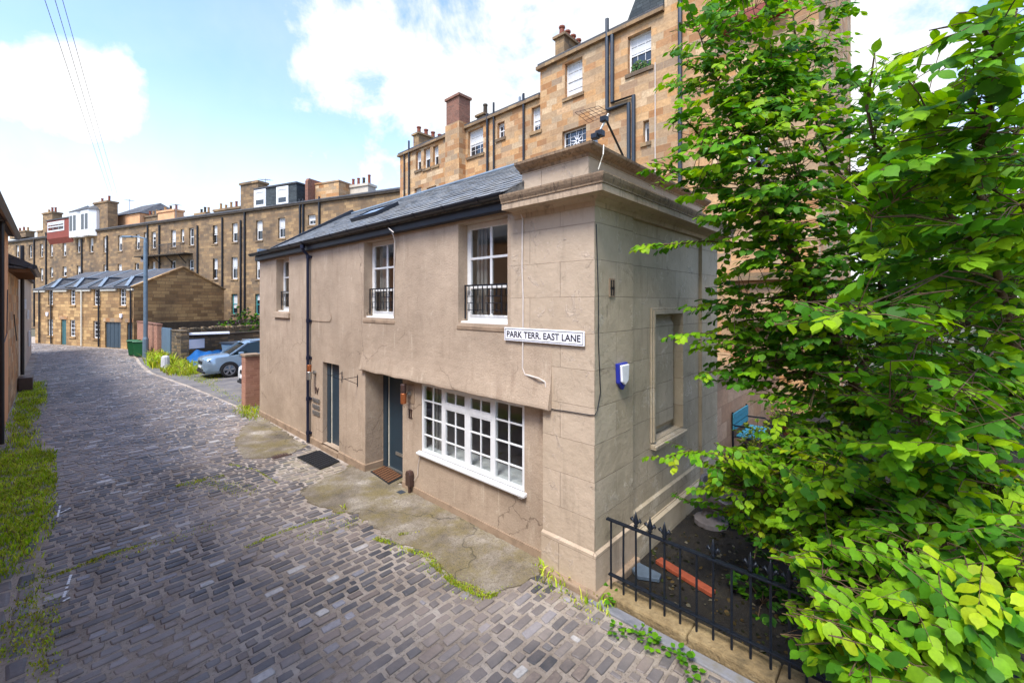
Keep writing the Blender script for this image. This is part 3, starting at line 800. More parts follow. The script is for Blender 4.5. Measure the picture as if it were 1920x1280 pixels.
# rooms behind the clear glass
m = MB()
m.box(.62, 4.3, .4, 12.3, 2.62, 2.72)
for x0, x1, y0, y1, z0, z1 in ((4.2, 4.25, .3, 12.4, 0, 5), (.35, 4.2, .3, .35, 0, 5), (.35, 4.2, 12.3, 12.35, 0, 5), (.5, 4.2, 3.98, 4.03, 0, 2.6), (.5, 4.2, 3.55, 3.6, 2.75, 5), (.5, 4.2, 8.5, 8.55, 2.75, 5), (.3, 4.2, .35, 12.3, 4.86, 4.9), (.32, 4.2, .35, 12.3, -.02, .0)):
    m.box(x0, x1, y0, y1, z0, z1)
m.build('interior', 'room_wall', HOUSE)
def sash_house(Wn, name, half=False):
    a0, a1, c0, c1 = Wn; b = -.2; fw = .085
    m = MB(FF); cs = c0 + .10
    m.box(a0, a0 + fw, b - .05, b, c0, c1); m.box(a1 - fw, a1, b - .05, b, c0, c1)
    m.box(a0 + fw, a1 - fw, b - .05, b, c1 - .09, c1); m.box(a0 + fw, a1 - fw, b - .05, b, c0, cs)
    m.box(a0 + fw, a1 - fw, b - .045, b + .012, cs, cs + .03)
    mid = (a0 + a1) / 2; H3 = (c1 - .09 - cs) / 3
    m.box(mid - .022, mid + .022, b - .042, b - .006, cs + .03, c1 - .09)
    for k in (1, 2): m.box(a0 + fw, a1 - fw, b - .0422, b - .0055, cs + H3 * k - .02, cs + H3 * k + .02)
    w = m.build(name, 'white_paint', HOUSE, bevel=.005)
    m = MB(FF); m.face([(a0 + fw, b - .025, cs), (a0 + fw, b - .025, c1 - .09), (a1 - fw, b - .025, c1 - .09), (a1 - fw, b - .025, cs)]); m.build('pane', 'glass_clear', w, uv=False)
    m = MB(FF); m.box(a0 - .02, a1 + .02, b - .05, -.06, c0 - .04, c0 + .025); m.build('sill', 'white_paint', w, bevel=.006)
    # guard with a broken fret pattern
    m = MB(FF); g0, g1, z0, z1 = a0 + .02, a1 - .02, cs + .06, cs + H3 + .02; bb = -.13
    m.box(g0, g1, bb - .012, bb + .012, z1, z1 + .025)
    m.box(g0, g0 + .02, bb - .01, bb + .01, z0 - .1, z1); m.box(g1 - .02, g1, bb - .01, bb + .01, z0 - .1, z1)
    nx = 5; wx = (g1 - g0) / nx; hz = z1 - z0
    for k in range(nx):
        x0 = g0 + wx * k
        for f in (.12, .38, .62, .88):
            if (k + int(f * 10)) % 3: m.box(x0, x0 + wx * (1 if k % 2 else .7), bb - .006, bb + .006, z0 + hz * f - .006, z0 + hz * f + .006)
        m.box(x0 + wx * .5, x0 + wx * .5 + .012, bb - .0065, bb + .0065, z0 + hz * .05, z0 + hz * .35)
        m.box(x0 + wx * .5, x0 + wx * .5 + .012, bb - .0065, bb + .0065, z0 + hz * .65, z0 + hz)
        m.box(x0, x0 + .012, bb - .0067, bb + .0067, z0, z1)
    m.build('guard', 'black_metal', w)
    m = MB(FF); m.box(a0 - .03, a1 + .03, -.3, .012, c0 - .11, c0 - .041)
    m.build('stone_sill', 'plinth_tan', w, bevel=.01)
    m = MB(FF)
    for k in range(3): m.extr([(b - .16, c0 + .1), (b - .13, c0 + .1), (b - .13, c1), (b - .16, c1)], a1 - .16 - .09 * k, a1 - .10 - .09 * k)
    m.build('curtain', 'curtain', w)
    return w
sash_house(W1, 'window'); sash_house(W2, 'window'); sash_house(W3, 'window')
m = MB(FF); m.box(W3[0] - .1, W3[1] + .1, -.02, .06, W3[2] - .18, W3[2] - .02); m.build('stone_sill', 'render_tan', HOUSE, bevel=.012)
# the many-paned ground floor window
a0, a1, c0, c1 = GW; b = -XW - .02
cols = [fy(983, .14), fy(926, .14), fy(877, .14), fy(831, .14), fy(793, .14)]
m = MB(FF); m.box(a0, a0 + .05, b - .06, b + .012, c0, c1); m.box(a1 - .05, a1, b - .06, b + .012, c0, c1)
m.box(a0 + .05, a1 - .05, b - .06, b + .011, c1 - .05, c1); m.box(a0 + .05, a1 - .05, b - .06, b + .011, c0, c0 + .05)
for c_ in cols[1:4]: m.box(c_ - .035, c_ + .035, b - .06, b + .0105, c0 + .05, c1 - .05)
gwin = m.build('lattice_window', 'white_paint', HOUSE, bevel=.004)
rowz = [c0 + .316 * k for k in range(1, 4)]
for k in range(4):
    x0, x1 = cols[k] + .036, cols[k + 1] - .036
    x0 = max(x0, a0 + .051); x1 = min(x1, a1 - .051)
    m = MB(FF); cz0, cz1 = c0 + .051, c1 - .051; d0, d1 = b - .03, b - .004
    if k in (1, 2):
        m.box(x0, x1, b - .04, b + .014, rowz[2] - .03, rowz[2] + .03)
        for z0, z1 in ((cz0, rowz[2] - .031), (rowz[2] + .031, cz1)):
            m.box(x0, x0 + .035, b - .035, b + .008, z0, z1); m.box(x1 - .035, x1, b - .035, b + .008, z0, z1)
            m.box(x0 + .035, x1 - .035, b - .035, b + .007, z0, z0 + .03); m.box(x0 + .035, x1 - .035, b - .035, b + .007, z1 - .03, z1)
        rz = rowz[:2]
    else: rz = rowz
    mid = (x0 + x1) / 2
    m.box(mid - .012, mid + .012, d0, d1, cz0, cz1)
    for z in rz: m.box(x0, x1, d0 - .0003, d1 + .0006, z - .012, z + .012)
    cs_ = m.build('casement', 'white_paint', gwin, bevel=.003)
    m = MB(FF); m.face([(x0, b - .018, cz0), (x0, b - .018, cz1), (x1, b - .018, cz1), (x1, b - .018, cz0)]); m.build('pane', 'glass_clear', gwin, uv=False)
m = MB(FF); m.extr([(b - .06, c0 - .055), (-XW + .075, c0 - .055), (-XW + .08, c0 - .02), (-XW + .01, c0 + .0), (b - .06, c0 + .0)], a0 - .05, a1 + .07)
m.build('sill', 'white_paint', gwin, bevel=.006)
m = MB(FF); m.box(a0 - .05, a1 + .05, b - .46, b - .064, c0 + .015, c0 + .05); m.build('inner_sill', 'white_paint', gwin)
m = MB(FF)
for k in range(4): m.box(a1 - .16 - .11 * k, a1 - .10 - .11 * k, b - .18 - .03 * (k % 2), b - .15, c0 + .06, c1)
m.build('curtain', 'curtain', gwin)
# doors
m = MB(FF); d = -XD - .05
m.box(yDw - .2, yRec - .03, d - .06, d, 0.03, 2.045); m2 = m.build('door', 'door_blue', HOUSE, bevel=.004)
yf = fy(726, XD)
m = MB(FF); m.box(yf, yRec - .02, d - .02, d + .06, .02, 2.05); m.box(yDw - .2, yf, d - .02, d + .058, 2.0, 2.05); m.build('door_frame', 'door_blue', m2, bevel=.004)
m = MB(FF); m.box(yf - .022, yf - .004, d - .01, d + .022, .05, 2.0); m.build('door_edge_strip', 'white_cream', m2)
m = MB(FF); m.box(yDw + .02, yf, d - .02, d + .05, .005, .045); m.build('threshold', 'steel', m2)
l0, l1 = fy(754, XD), fy(739, XD); zl = PX(747, 853, XD).z
m = MB(FF); m.box(l0, l1, d, d + .018, zl - .035, zl + .035); m.build('letter_plate', 'steel', m2, bevel=.004)
d = -.16
m = MB(FF); m.box(yD4a, yD4b, d - .06, d, .1, zD4); m4 = m.build('door', 'door_blue', HOUSE, bevel=.004)
y4 = fy(621, .14)
m = MB(FF); m.box(y4, yD4b, d, d + .05, .1, zD4 - .0); m.build('door_frame', 'door_blue', m4, bevel=.004)
m = MB(FF); m.box(y4 - .03, y4 - .005, d, d + .02, .12, zD4 - .02); m.build('door_edge_strip', 'white_cream', m4)
m = MB(FF); m.box(yD4a, y4, d, d + .055, .101, .135); m.build('threshold', 'white_paint', m4)
m = MB(FF); m.box(yD4a + .02, yD4a + .22, d, d + .02, .74, .80); m.build('letter_plate', 'steel', m4)
def text_obj(body, name, mat, parent, M, size, depth=.004, width=None, top=False):
    cu = bpy.data.curves.new(name, 'FONT'); cu.body = body; cu.size = size; cu.extrude = depth; cu.offset = size * .012
    cu.align_x = 'CENTER'; cu.align_y = 'CENTER'
    o = bpy.data.objects.new('tmp_text', cu); C.objects.link(o)
    bpy.context.view_layer.update()
    me = bpy.data.meshes.new_from_object(o.evaluated_get(bpy.context.evaluated_depsgraph_get()))
    wx = max(v.co.x for v in me.vertices) - min(v.co.x for v in me.vertices); x0 = min(v.co.x for v in me.vertices) + wx / 2
    k = width / wx if width else 1.0
    bpy.data.objects.remove(o)
    org = ORIG[parent]
    for v in me.vertices:
        v.co = M @ Vector(((v.co.x - x0) * k, v.co.y, v.co.z)) - org
    me.materials.clear(); me.materials.append(MAT[mat])
    o = bpy.data.objects.new(name, me); C.objects.link(o); o.parent = parent; ORIG[o] = org
    return o
def text_frame(p, right, normal):
    r = Vector(right).normalized(); n = Vector(normal).normalized(); u = Vector((0, 0, 1))
    return Matrix(((r.x, u.x, n.x, p[0]), (r.y, u.y, n.y, p[1]), (r.z, u.z, n.z, p[2]), (0, 0, 0, 1)))
pn = PX(595, 733, 0); text_obj('IV', 'house_number', 'brown_plastic', HOUSE, text_frame(pn + Vector((-.012, 0, 0)), (0, -1, 0), (-1, 0, 0)), .24)
pn = PX(770, 775, XW)
m = MB(FF)
for k in (-1, 1): m.box(pn.y + k * .032 - .012, pn.y + k * .032 + .012, -XW, -XW + .015, pn.z - .075, pn.z + .075)
for k in (-1, 1): m.box(pn.y - .062, pn.y + .062, -XW, -XW + .0145, pn.z + k * .078 - .008, pn.z + k * .078 + .008)
m.build('house_number', 'brown_plastic', HOUSE)

# ------------------------------------------------------------------ things fixed to the house
s0 = PX(947, 613, -.02); s1 = PX(1097, 635, -.02)
sc_ = Vector((-.025, (s0.y + s1.y) / 2, (PX(947, 613, -.02).z + PX(947, 638, -.02).z) / 2 + .003)); sw = (s0.y - s1.y)
SG = thing('street_sign', 'white street name plate reading PARK TERR. EAST LANE on the tan wall', 'street sign', sc_)
MS = Fr(sc_, (0, -1, 0), (-1, 0, 0))
m = MB(MS); m.box(-sw / 2, sw / 2, 0, .012, -.095, .095); m.build('plate', 'sign_white', SG, bevel=.004)
m = MB(MS); i_ = .018; hw, hh = sw / 2 - i_, .095 - i_
for a0, a1, c0, c1 in ((-hw, hw, hh - .006, hh), (-hw, hw, -hh, -hh + .006), (-hw, -hw + .006, -hh + .006, hh - .006), (hw - .006, hw, -hh + .006, hh - .006)): m.box(a0, a1, .012, .0145, c0, c1)
m.build('border', 'sign_ink', SG)
text_obj('PARK TERR. EAST LANE', 'lettering', 'sign_ink', SG, text_frame(sc_ + Vector((-.014, .0, -.004)), (0, -1, 0), (-1, 0, 0)), .125, .0015, width=sw - .11)
ap = PY(1162, 702, 0)
AL = thing('alarm_box', 'white and blue burglar alarm box on the gable wall', 'alarm', ap)
MA = Fr(ap, (1, 0, 0), (0, -1, 0))
def plate(m, pts, b0, b1):
    lo = [m.v((a, b0, c)) for a, c in pts]; hi = [m.v((a, b1, c)) for a, c in pts]; n = len(pts)
    m.Fc.append(lo[::-1]); m.Fc.append(hi)
    for j in range(n): m.Fc.append([lo[j], lo[(j + 1) % n], hi[(j + 1) % n], hi[j]])
m = MB(MA); plate(m, [(-.13, .16), (.13, .16), (.11, -.1), (0, -.2), (-.11, -.1)], .003, .055); m.build('back_plate', 'alarm_blue', AL, weld=True, bevel=.01)
m = MB(MA); plate(m, [(-.105, .14), (.105, .14), (.085, -.08), (0, -.13), (-.085, -.08)], .0555, .09); m.build('cover', 'sign_white', AL, weld=True, bevel=.012)
def wall_lamp(p, label, plate, body, top):
    t = thing('wall_lamp', label, 'wall lamp', p, 'cylinder lamps beside the two doors')
    M = Fr(p, (0, 1, 0), (-1, 0, 0))
    if plate:
        m = MB(M); m.box(-.13, .13, 0, .012, -.17, .17); m.build('wall_plate', 'plinth_tan', t, bevel=.004)
    m = MB(M); m.tube([(0, 0, 0), (0, .05, 0)], .05, 12); m.tube([(0, .04, 0), (0, .14, 0)], .018, 8); m.build('bracket', 'steel', t)
    m = MB(M); m.lathe([(.05, -.16), (.056, -.15), (.056, .03), (.05, .04)], 14, (0, .16, 0)); m.build('lamp_shade', body, t, smooth=False)
    m = MB(M); m.lathe([(.05, .04), (.05, .06), (.055, .065), (.055, .2), (.05, .21)], 14, (0, .16, 0)); m.build('lamp_top', top, t)
wall_lamp(PX(770, 738, XW), 'copper cylinder wall lamp on a square plate beside the II door', True, 'copper', 'brown_plastic')
wall_lamp(PX(592, 698, 0), 'steel and copper cylinder wall lamp above the number IV', False, 'steel', 'copper')
for k, (v, h) in enumerate(((750, 'topmost'), (762, 'middle'), (774, 'lowest'))):
    p = PX(594, v, 0); M = Fr((0, p.y, p.z), (0, 1, 0), (-1, 0, 0))
    t = thing('letterbox', f'{h} of the three steel letterboxes below the number IV', 'letterbox', (0, p.y, p.z), 'steel letterboxes by the narrow door')
    m = MB(M); m.box(-.2, .2, 0, .03, -.05, .05); m.build('body', 'steel', t, bevel=.004)
    m = MB(M); m.extr([(.03, .0), (.045, -.0), (.034, .045), (.03, .045)], -.18, .18); m.build('flap', 'steel', t)
def hook(u, v, flip, label):
    p = PX(u, v, 0); t = thing('wall_bracket', label, 'bracket', p, 'small black iron sign brackets')
    M = Fr(p, (0, 1, 0), (-1, 0, 0)); m = MB(M)
    m.tube([(0, .012, .12), (0, .012, -.13)], .009, 6); m.build('back_bar', 'iron', t)
    m = MB(M); m.tube([(0, .01, .08), (0, .32, .07), (0, .36, .1), (0, .33, .12)], .007, 6); m.tube([(0, .01, -.08), (0, .3, .07)], .006, 6); m.build('arm', 'iron', t)
hook(642, 706, 0, 'small black iron bracket right beside the narrow IV door')
hook(671, 713, 0, 'small black iron bracket next to the canopy end')
def cable(pts, r, mat, label):
    m = MB(); m.tube(pts, r, 6); o = m.build('cable', mat, None, uv=False, root=pts[0]); tag(o, label, 'cable'); return o
cx = lambda u, v, x=-.012: PX(u, v, x)
cable([cx(957, 392), cx(975, 396), cx(980, 410), cx(979, 500), cx(981, 560), cx(980, 690), cx(985, 702), Vector((-.07, PX(1010, 709, -.07).y, PX(1010, 709, -.07).z)), cx(1022, 716, -.03), cx(1030, 755, -.015), cx(1028, 766), cx(1022, 768)], .012, 'conduit_white', 'white cable conduit running down the pier behind the street sign')
cable([cx(738, 436, -.2), cx(731, 430, -.22), cx(727, 426, -.1), cx(737, 440, -.1), cx(740, 452, -.05), cx(739, 500, -.015), cx(738, 594, -.015)], .011, 'conduit_white', 'white cable hanging from the gutter beside the middle upper window')
cable([cx(1030, 766), cx(1070, 772), cx(1108, 778), Vector((-.01, -.01, PX(1113, 777, 0).z)), PY(1120, 770, -.01), PY(1126, 735, -.01), PY(1122, 640, -.01), PY(1122, 560, -.01), PY(1118, 420, -.01)], .006, 'black_metal', 'thin black cable wrapping the house corner')
cable([cx(788, 850, XW - .03), cx(784, 870, XW - .02), cx(783, 890, XW - .02), cx(776, 900, XW - .03)], .006, 'conduit_white', 'thin white cable below the corner of the paned window sill')
cable([cx(970, 922, XW - .03), cx(972, 932, XW - .05), cx(978, 935, XW - .05), cx(981, 926, XW - .03)], .008, 'conduit_white', 'loop of white cable under the right end of the window sill')
cable([cx(578, 600), cx(600, 602), cx(618, 603), cx(621, 597), cx(620, 588)], .006, 'plinth_tan', 'thin painted cable bent up beside the downpipe')
# roof aerial
q0 = Vector((.34, .34, 5.70)); tp = P(1141, 214, 5.75)
AE = thing('aerial', 'tv aerial with mesh reflector on a leaning mast on the parapet corner', 'aerial', q0)
m = MB(); m.tube([q0, P(1126, 243, 5.72), tp], .014, 8); m.build('mast', 'steel', AE)
m = MB(); m.tube([P(1136, 224, 5.74), P(1168, 292, 6.2)], .016, 8); m.build('strut', 'black_metal', AE)
for u_, v_, t_, r_ in ((1116, 256, 5.7, .045), (1125, 251, 5.72, .05), (1133, 224, 5.74, .045)):
    pb = P(u_, v_, t_); m = MB(); m.box(pb.x - r_, pb.x + r_, pb.y - r_, pb.y + r_, pb.z - r_ * .8, pb.z + r_ * .8); m.build('clamp', 'black_metal', AE, bevel=.008)
m = MB(); g = [P(1078, 211, 5.6), P(1122, 199, 5.5), P(1146, 212, 5.75), P(1104, 231, 5.9)]
for k in range(6):
    f = k / 5; m.tube([g[0].lerp(g[1], f), g[3].lerp(g[2], f)], .0035, 4)
for k in range(5):
    f = k / 4; m.tube([g[0].lerp(g[3], f), g[1].lerp(g[2], f)], .003, 4)
m.build('reflector', 'brown_plastic', AE, uv=False)
cable([P(1132, 272, 5.35), P(1131, 290, 5.25), P(1126, 305, 5.3), P(1122, 318, 5.3)], .007, 'white_cream', 'pale cable end hanging over the parapet coping')
# ground things by the doors
pm = [PZ(u, v, .013) for u, v in ((694, 884), (727, 872), (757, 893), (729, 908))]
def mat_thing(pts, th, mat, label, ribs, rmat):
    c = sum(pts, Vector()) / 4; t = thing('doormat', label, 'doormat', c)
    m = MB(); m.slab(pts, th); m.build('backing', mat, t, weld=True, bevel=.004)
    m = MB(); e = (pts[1] - pts[0]); f = (pts[3] - pts[0])
    for k in range(ribs):
        for j in range(8):
            a = pts[0] + e * (.05 + .112 * j) + f * (.06 + .9 * k / ribs) + Vector((0, 0, th + .001))
            m.slab([a, a + e * .096, a + e * .096 + f * (.6 / ribs), a + f * (.6 / ribs)], -.010 if e.cross(f).z < 0 else .010)
    m.build('bristles', rmat, t, weld=True)
ccw = lambda p: p if (p[1] - p[0]).cross(p[2] - p[0]).z > 0 else p[::-1]
mat_thing(ccw(pm), .012, 'mat_black', 'ribbed brown coir doormat in front of the II door', 8, 'mat_coir')
pm = [PZ(u, v, .01) for u, v in ((557, 857), (600, 845), (637, 865), (600, 880))]
mat_thing(ccw(pm), .02, 'mat_black', 'black rubber doormat lying on the setts by the IV door', 9, 'rubber')
pp = PX(768, 905, XW - .06); pp.z = 0
BP = thing('outlet_post', 'short brown capped outlet post against the wall under the paned window', 'post', (pp.x, pp.y, 0))
m = MB(); m.tube([(pp.x, pp.y, 0), (pp.x, pp.y, .2)], .03, 8); m.build('stem', 'brown_plastic', BP)
m = MB(Fr((pp.x, pp.y, 0), (0, 1, 0), (-1, 0, 0))); m.slab([(-.075, -.05, .14), (.075, -.05, .14), (.075, -.05, .36), (.05, -.05, .42), (-.05, -.05, .42), (-.075, -.05, .36)], -.1); m.build('hood', 'brown_plastic', BP, weld=True, bevel=.012)
def cover(u, v, w, h, mat, name, label, slots):
    p = PZ(u, v, .012 if name == 'toby_cover' else .004); t = thing(name, label, 'drain cover', p)
    m = MB(); m.box(p.x - w, p.x + w, p.y - h, p.y + h, p.z - .02, p.z + .004); m.build('frame', mat, t)
    if slots:
        m = MB()
        for k in range(slots): m.box(p.x - w * .8 + k * 1.6 * w / slots, p.x - w * .8 + (k + .55) * 1.6 * w / slots, p.y - h * .8, p.y + h * .8, p.z + .004, p.z + .012)
        m.build('grating', mat, t)
cover(527, 853, .2, .12, 'brown_plastic', 'drain_grate', 'rusty drain grate in the setts between two concrete patches', 6)
cover(752, 922, .06, .07, 'gate_dark', 'toby_cover', 'small dark square cover set in the concrete apron', 0)
# ------------------------------------------------------------------ windows for the stone houses
def sashwin(parent, M, r, cols=2, rows=4, depth=.16, fw=.06, frame='white_paint', blind=0.5, sill='stone_terrace', name='window', meet=.5, bar=.018):
    a0, a1, c0, c1 = r; b = -depth
    m = MB(M)
    m.box(a0, a0 + fw, b - .06, b, c0, c1); m.box(a1 - fw, a1, b - .06, b, c0, c1)
    m.box(a0 + fw, a1 - fw, b - .06, b - .001, c1 - fw, c1); m.box(a0 + fw, a1 - fw, b - .06, b - .001, c0, c0 + fw * 1.2)
    cm = c0 + (c1 - c0) * meet
    if meet: m.box(a0 + fw, a1 - fw, b - .06, b - .0015, cm - fw * .4, cm + fw * .4)
    for k in range(1, cols): x = a0 + (a1 - a0) * k / cols; m.box(x - bar / 2, x + bar / 2, b - .045, b - .012, c0 + fw, c1 - fw)
    for k in range(1, rows):
        z = c0 + (c1 - c0) * k / rows
        if meet and abs(z - cm) < .08: continue
        m.box(a0 + fw, a1 - fw, b - .044, b - .013, z - bar / 2, z + bar / 2)
    w = m.build(name, frame, parent, uv=False)
    m = MB(M); m.face([(a0, b - .04, c0), (a1, b - .04, c0), (a1, b - .04, c1), (a0, b - .04, c1)])
    m.face([(a0, b - .05, c0), (a1, b - .05, c0), (a1, b - .05, c1), (a0, b - .05, c1)])
    m.build('pane', 'glass_dark', w, uv=False)
    if blind:
        m = MB(M); zb = c1 - (c1 - c0) * blind
        m.box(a0 + fw, a1 - fw, b - .039, b - .036, zb, c1 - fw); m.build('blind', 'blind', w, uv=False)
    if sill:
        m = MB(M); m.box(a0 - .1, a1 + .1, -depth, .07, c0 - .16, c0 - .001); m.build('sill', sill, w)
    return w
def pipe(parent, M, pts, r=.06, mat='black_metal', b=.1, name='downpipe'):
    m = MB(M); m.tube([(a, b, c) for a, c in pts], r, 8); return m.build(name, mat, parent, uv=False, smooth=False)
def chimney(parent, M, r, b0, b1, pots, body='stone_terrace', cap=.12, potm='pot_buff', poth=.7, name='chimney'):
    a0, a1, c0, c1 = r; m = MB(M)
    m.box(a0, a1, b0, b1, c0, c1 - cap); m.box(a0 - .1, a1 + .1, b0 - .1, b1 + .1, c1 - cap, c1)
    ch = m.build(name, body, parent)
    for k in range(pots):
        a = a0 + (a1 - a0) * (k + .5) / pots; h = poth * rnd.uniform(.75, 1.1)
        m = MB(M); m.lathe([(.15, 0), (.13, .08), (.115, h - .12), (.14, h - .1), (.14, h), (.1, h)], 8, (a, (b0 + b1) / 2, c1)); m.build('chimney_pot', rnd.choice([potm, 'terracotta', 'pot_buff', 'stain_top']), ch, uv=False)
    return ch

# ------------------------------------------------------------------ tall orange sandstone tenement behind the house
XT = 12.0
FT = Fr((XT, 0, 0), (0, 1, 0), (-1, 0, 0))
T = thing('tenement', 'tall orange sandstone tenement rising behind the corner house', 'tenement', (XT + 5, 9, 0))
aL = hitF(FT, 750, 300)[0]; aS = hitF(FT, 1013, 150)[0]; aG = hitF(FT, 1246, 30)[0]; aR = hitF(FT, 1535, 300)[0]
zL = hitF(FT, 900, 232)[1]; zU = hitF(FT, 1130, 77)[1]; zG = 21.0
R = lambda u0, u1, v0, v1: rectF(FT, u0, u1, v0, v1)
ww = {'T1': R(1059, 1092, 113, 179), 'T2': R(1177, 1221, 60, 132), 'T3': R(1054, 1099, 240, 290), 'T4': R(1206, 1217, 226, 267),
      'L1a': R(779.5, 789.5, 283, 319), 'L1b': R(794.5, 806.5, 277.5, 315.5), 'L1c': R(811.5, 822, 273, 310), 'L2': R(877.5, 906, 241, 291), 'L3': R(932.5, 946, 229, 259), 'L4': R(996.5, 1013, 200, 246)}
lower = [R(777, 790, 352, 420), R(800, 818, 350, 420), R(878, 900, 345, 420)]
c2 = (aR + .8, aR + 1.9, 9.6, 11.8)
m = MB(FT)
m.wall(aS, aL, 0, zL, [ww[k] for k in ('L1a', 'L1b', 'L1c', 'L2', 'L3', 'L4')] + lower, .22)
m.wall(aG, aS, 0, zU, [ww[k] for k in ('T1', 'T2', 'T3', 'T4')], .24)
side = R(1310, 1340, 60, 130); s2 = R(1400, 1440, 250, 330)
m.wall(aR, aG, 0, zG, [s2], .24)
m.face([(aS, 0, zL), (aS, -10, zL), (aS, -10, zU), (aS, 0, zU)]); m.face([(aG, 0, zU), (aG, -10, zU), (aG, -10, zG), (aG, 0, zG)])
m.face([(aL, 0, 0), (aL, -10, 0), (aL, -10, zL), (aL, 0, zL)]); m.face([(aR, 0, 0), (aR, -10, 0), (aR, -10, zG), (aR, 0, zG)])
m.build('wall', 'stone_orange', T)
m = MB(FT); m.box(aS + .0, aL + .15, -.1, .16, zL + .002, zL + .14); m.box(aG, aS + .16, -.1, .17, zU + .002, zU + .16); m.build('eaves_course', 'stone_terrace', T)
m = MB(FT); m.extr([(.1, zL + .142), (.1, zL + .26), (-4, zL + 1.9), (-10, zL - .1), (-10, zL - .2), (-.1, zL + .142)], aS + .01, aL + .12); m.build('roof', 'slate_roof_far', T)
m = MB(FT); m.extr([(.1, zU + .162), (.1, zU + .3), (-3.5, zU + 1.8), (-10, zU + .1), (-10, zU), (-.1, zU + .162)], aG + .01, aS + .1); m.build('roof', 'slate_roof_far', T)
m = MB(FT); m.slab([(aG + .03, -.4, zU + .3), (aG + 2.0, -.4, zU + .3), (aG + .03, -.4, zU + 4.2)], 3); m.build('dormer_gable', 'slate_wall', T, weld=True)
sashwin(T, FT, ww['T1'], 3, 4, .2, .07, blind=.97, sill='stone_terrace'); 
sashwin(T, FT, ww['T2'], 3, 4, .2, .07, blind=.45)
sashwin(T, FT, ww['T3'], 4, 4, .2, .06, blind=0, meet=0); sashwin(T, FT, ww['T4'], 1, 1, .2, .06, blind=.3, meet=0)
for k in ('L1a', 'L1b', 'L1c'): sashwin(T, FT, ww[k], 1, 2, .18, .07, blind=.5)
sashwin(T, FT, ww['L2'], 3, 4, .18, .08, blind=.6); sashwin(T, FT, ww['L3'], 2, 2, .18, .07, blind=.2); sashwin(T, FT, ww['L4'], 2, 4, .18, .07, blind=.7)
for r in lower: sashwin(T, FT, r, 2, 2, .18, .07, blind=.5)
sashwin(T, FT, s2, 2, 4, .2, .07, blind=.4)
# window plant and paper star
m = MB(FT); x0, x1, z0, z1 = ww['T2']
for k in range(70):
    a = rnd.uniform(x0 + .08, x1 - .1); c = z0 + .1 + rnd.uniform(0, .38) * (1 - abs((a - x0) / (x1 - x0) - .6)); b = -.18 + rnd.uniform(-.01, .1)
    m.col = tuple(x * rnd.uniform(.5, 1.4) for x in (.06, .13, .03)); m.slab([(a - .06, b, c), (a, b + .03, c - .05), (a + .06, b, c + .02), (a, b, c + .07)], .004)
m.build('window_plant', 'leaf', T, uv=False)
m = MB(FT); x0, x1, z0, z1 = ww['T3']; ca, cc = x0 + (x1 - x0) * .45, z0 + (z1 - z0) * .55
for k in range(8):
    t = k * math.pi / 4 + .2; rr_ = .36 if k % 2 else .46
    m.slab([(ca + .07 * math.cos(t - .4), -.19, cc + .07 * math.sin(t - .4)), (ca + rr_ * math.cos(t), -.185, cc + rr_ * math.sin(t)), (ca + .07 * math.cos(t + .4), -.19, cc + .07 * math.sin(t + .4))], .02)
m.build('paper_star', 'sign_white', T, weld=True)
# brick and stone flue standing out of the facade
r = R(847, 873, 190, 420); zm = hitF(FT, 860, 236)[1]
m = MB(FT); m.box(r[0], r[1], -.3, .5, 0, zm); m.box(r[0] - .06, r[1] + .06, -.3, .56, 8.9, 9.05); m.build('flue_base', 'stone_orange', T)
m = MB(FT); m.box(r[0] + .05, r[1] - .05, -.4, .45, zm, r[3] + .0); m.box(r[0] - .03, r[1] + .03, -.47, .53, r[3] + .001, r[3] + .14); m.build('flue_stack', 'brick_red', T)
def stack(u0, u1, v0, v1, b, n, body='stone_terrace', depth=2.4):
    q = rectF(FT, u0, u1, v0, v1, b); chimney(T, FT, (q[0], q[1], q[2] - .5, q[3]), b - depth, b, 0, body)
    for k in range(n):
        m = MB(FT); m.lathe([(.16, 0), (.14, .1), (.12, .4), (.16, .42), (.16, .5)], 8, ((q[0] + q[1]) / 2, b - depth * (k + .4) / n, q[3])); m.build('chimney_pot', 'terracotta', T, uv=False)
stack(1041, 1058, 66, 110, -.6, 5); stack(775, 785, 250, 274, -.6, 4)
q = rectF(FT, 899, 912, 216, 224, -1); chimney(T, FT, q, -1.6, -.8, 1)
A = lambda u, v: hitF(FT, u, v)
px_ = lambda *uv: [A(u, v) for u, v in uv]
pipe(T, FT, px_((1140.5, 38), (1140.5, 207)), .085, 'pipe_grey'); pipe(T, FT, [A(1141, 208), (A(1181, 211)[0], A(1141, 208)[1] - .02), (A(1181, 211)[0], 6.0)], .085, 'pipe_grey')
a1_, a2_ = A(1150, 68), A(1190, 195); z2 = A(1150, 194)[1]
pipe(T, FT, [a1_, (a1_[0], z2), (a2_[0], z2 - .02), (a2_[0], 6.0)], .085, 'pipe_grey')
pipe(T, FT, [A(1277, -60), (A(1277, 300)[0], 2)], .085, 'pipe_grey')
for u, v0, rad in ((760, 288, .05), (769, 265, .06), (916, 215, .07), (928, 194, .055), (984, 177, .06)): pipe(T, FT, [A(u, v0), (A(u, 300)[0], 4)], rad, 'black_metal')
pipe(T, FT, [A(1229, 118), (A(1229, 118)[0], 4)], .02, 'conduit_white', .03, 'cable')
for u, v0, v1 in ((1158, 52, 60), (1164, 48, 58), (973, 182, 192), (979, 178, 190)):
    p = rectF(FT, u, u + 3, v0, v1, -.3); m = MB(FT); m.tube([((p[0] + p[1]) / 2, -.3, p[2] - .5), ((p[0] + p[1]) / 2, -.3, p[3])], .06, 8); m.build('vent_pipe', 'lead', T)
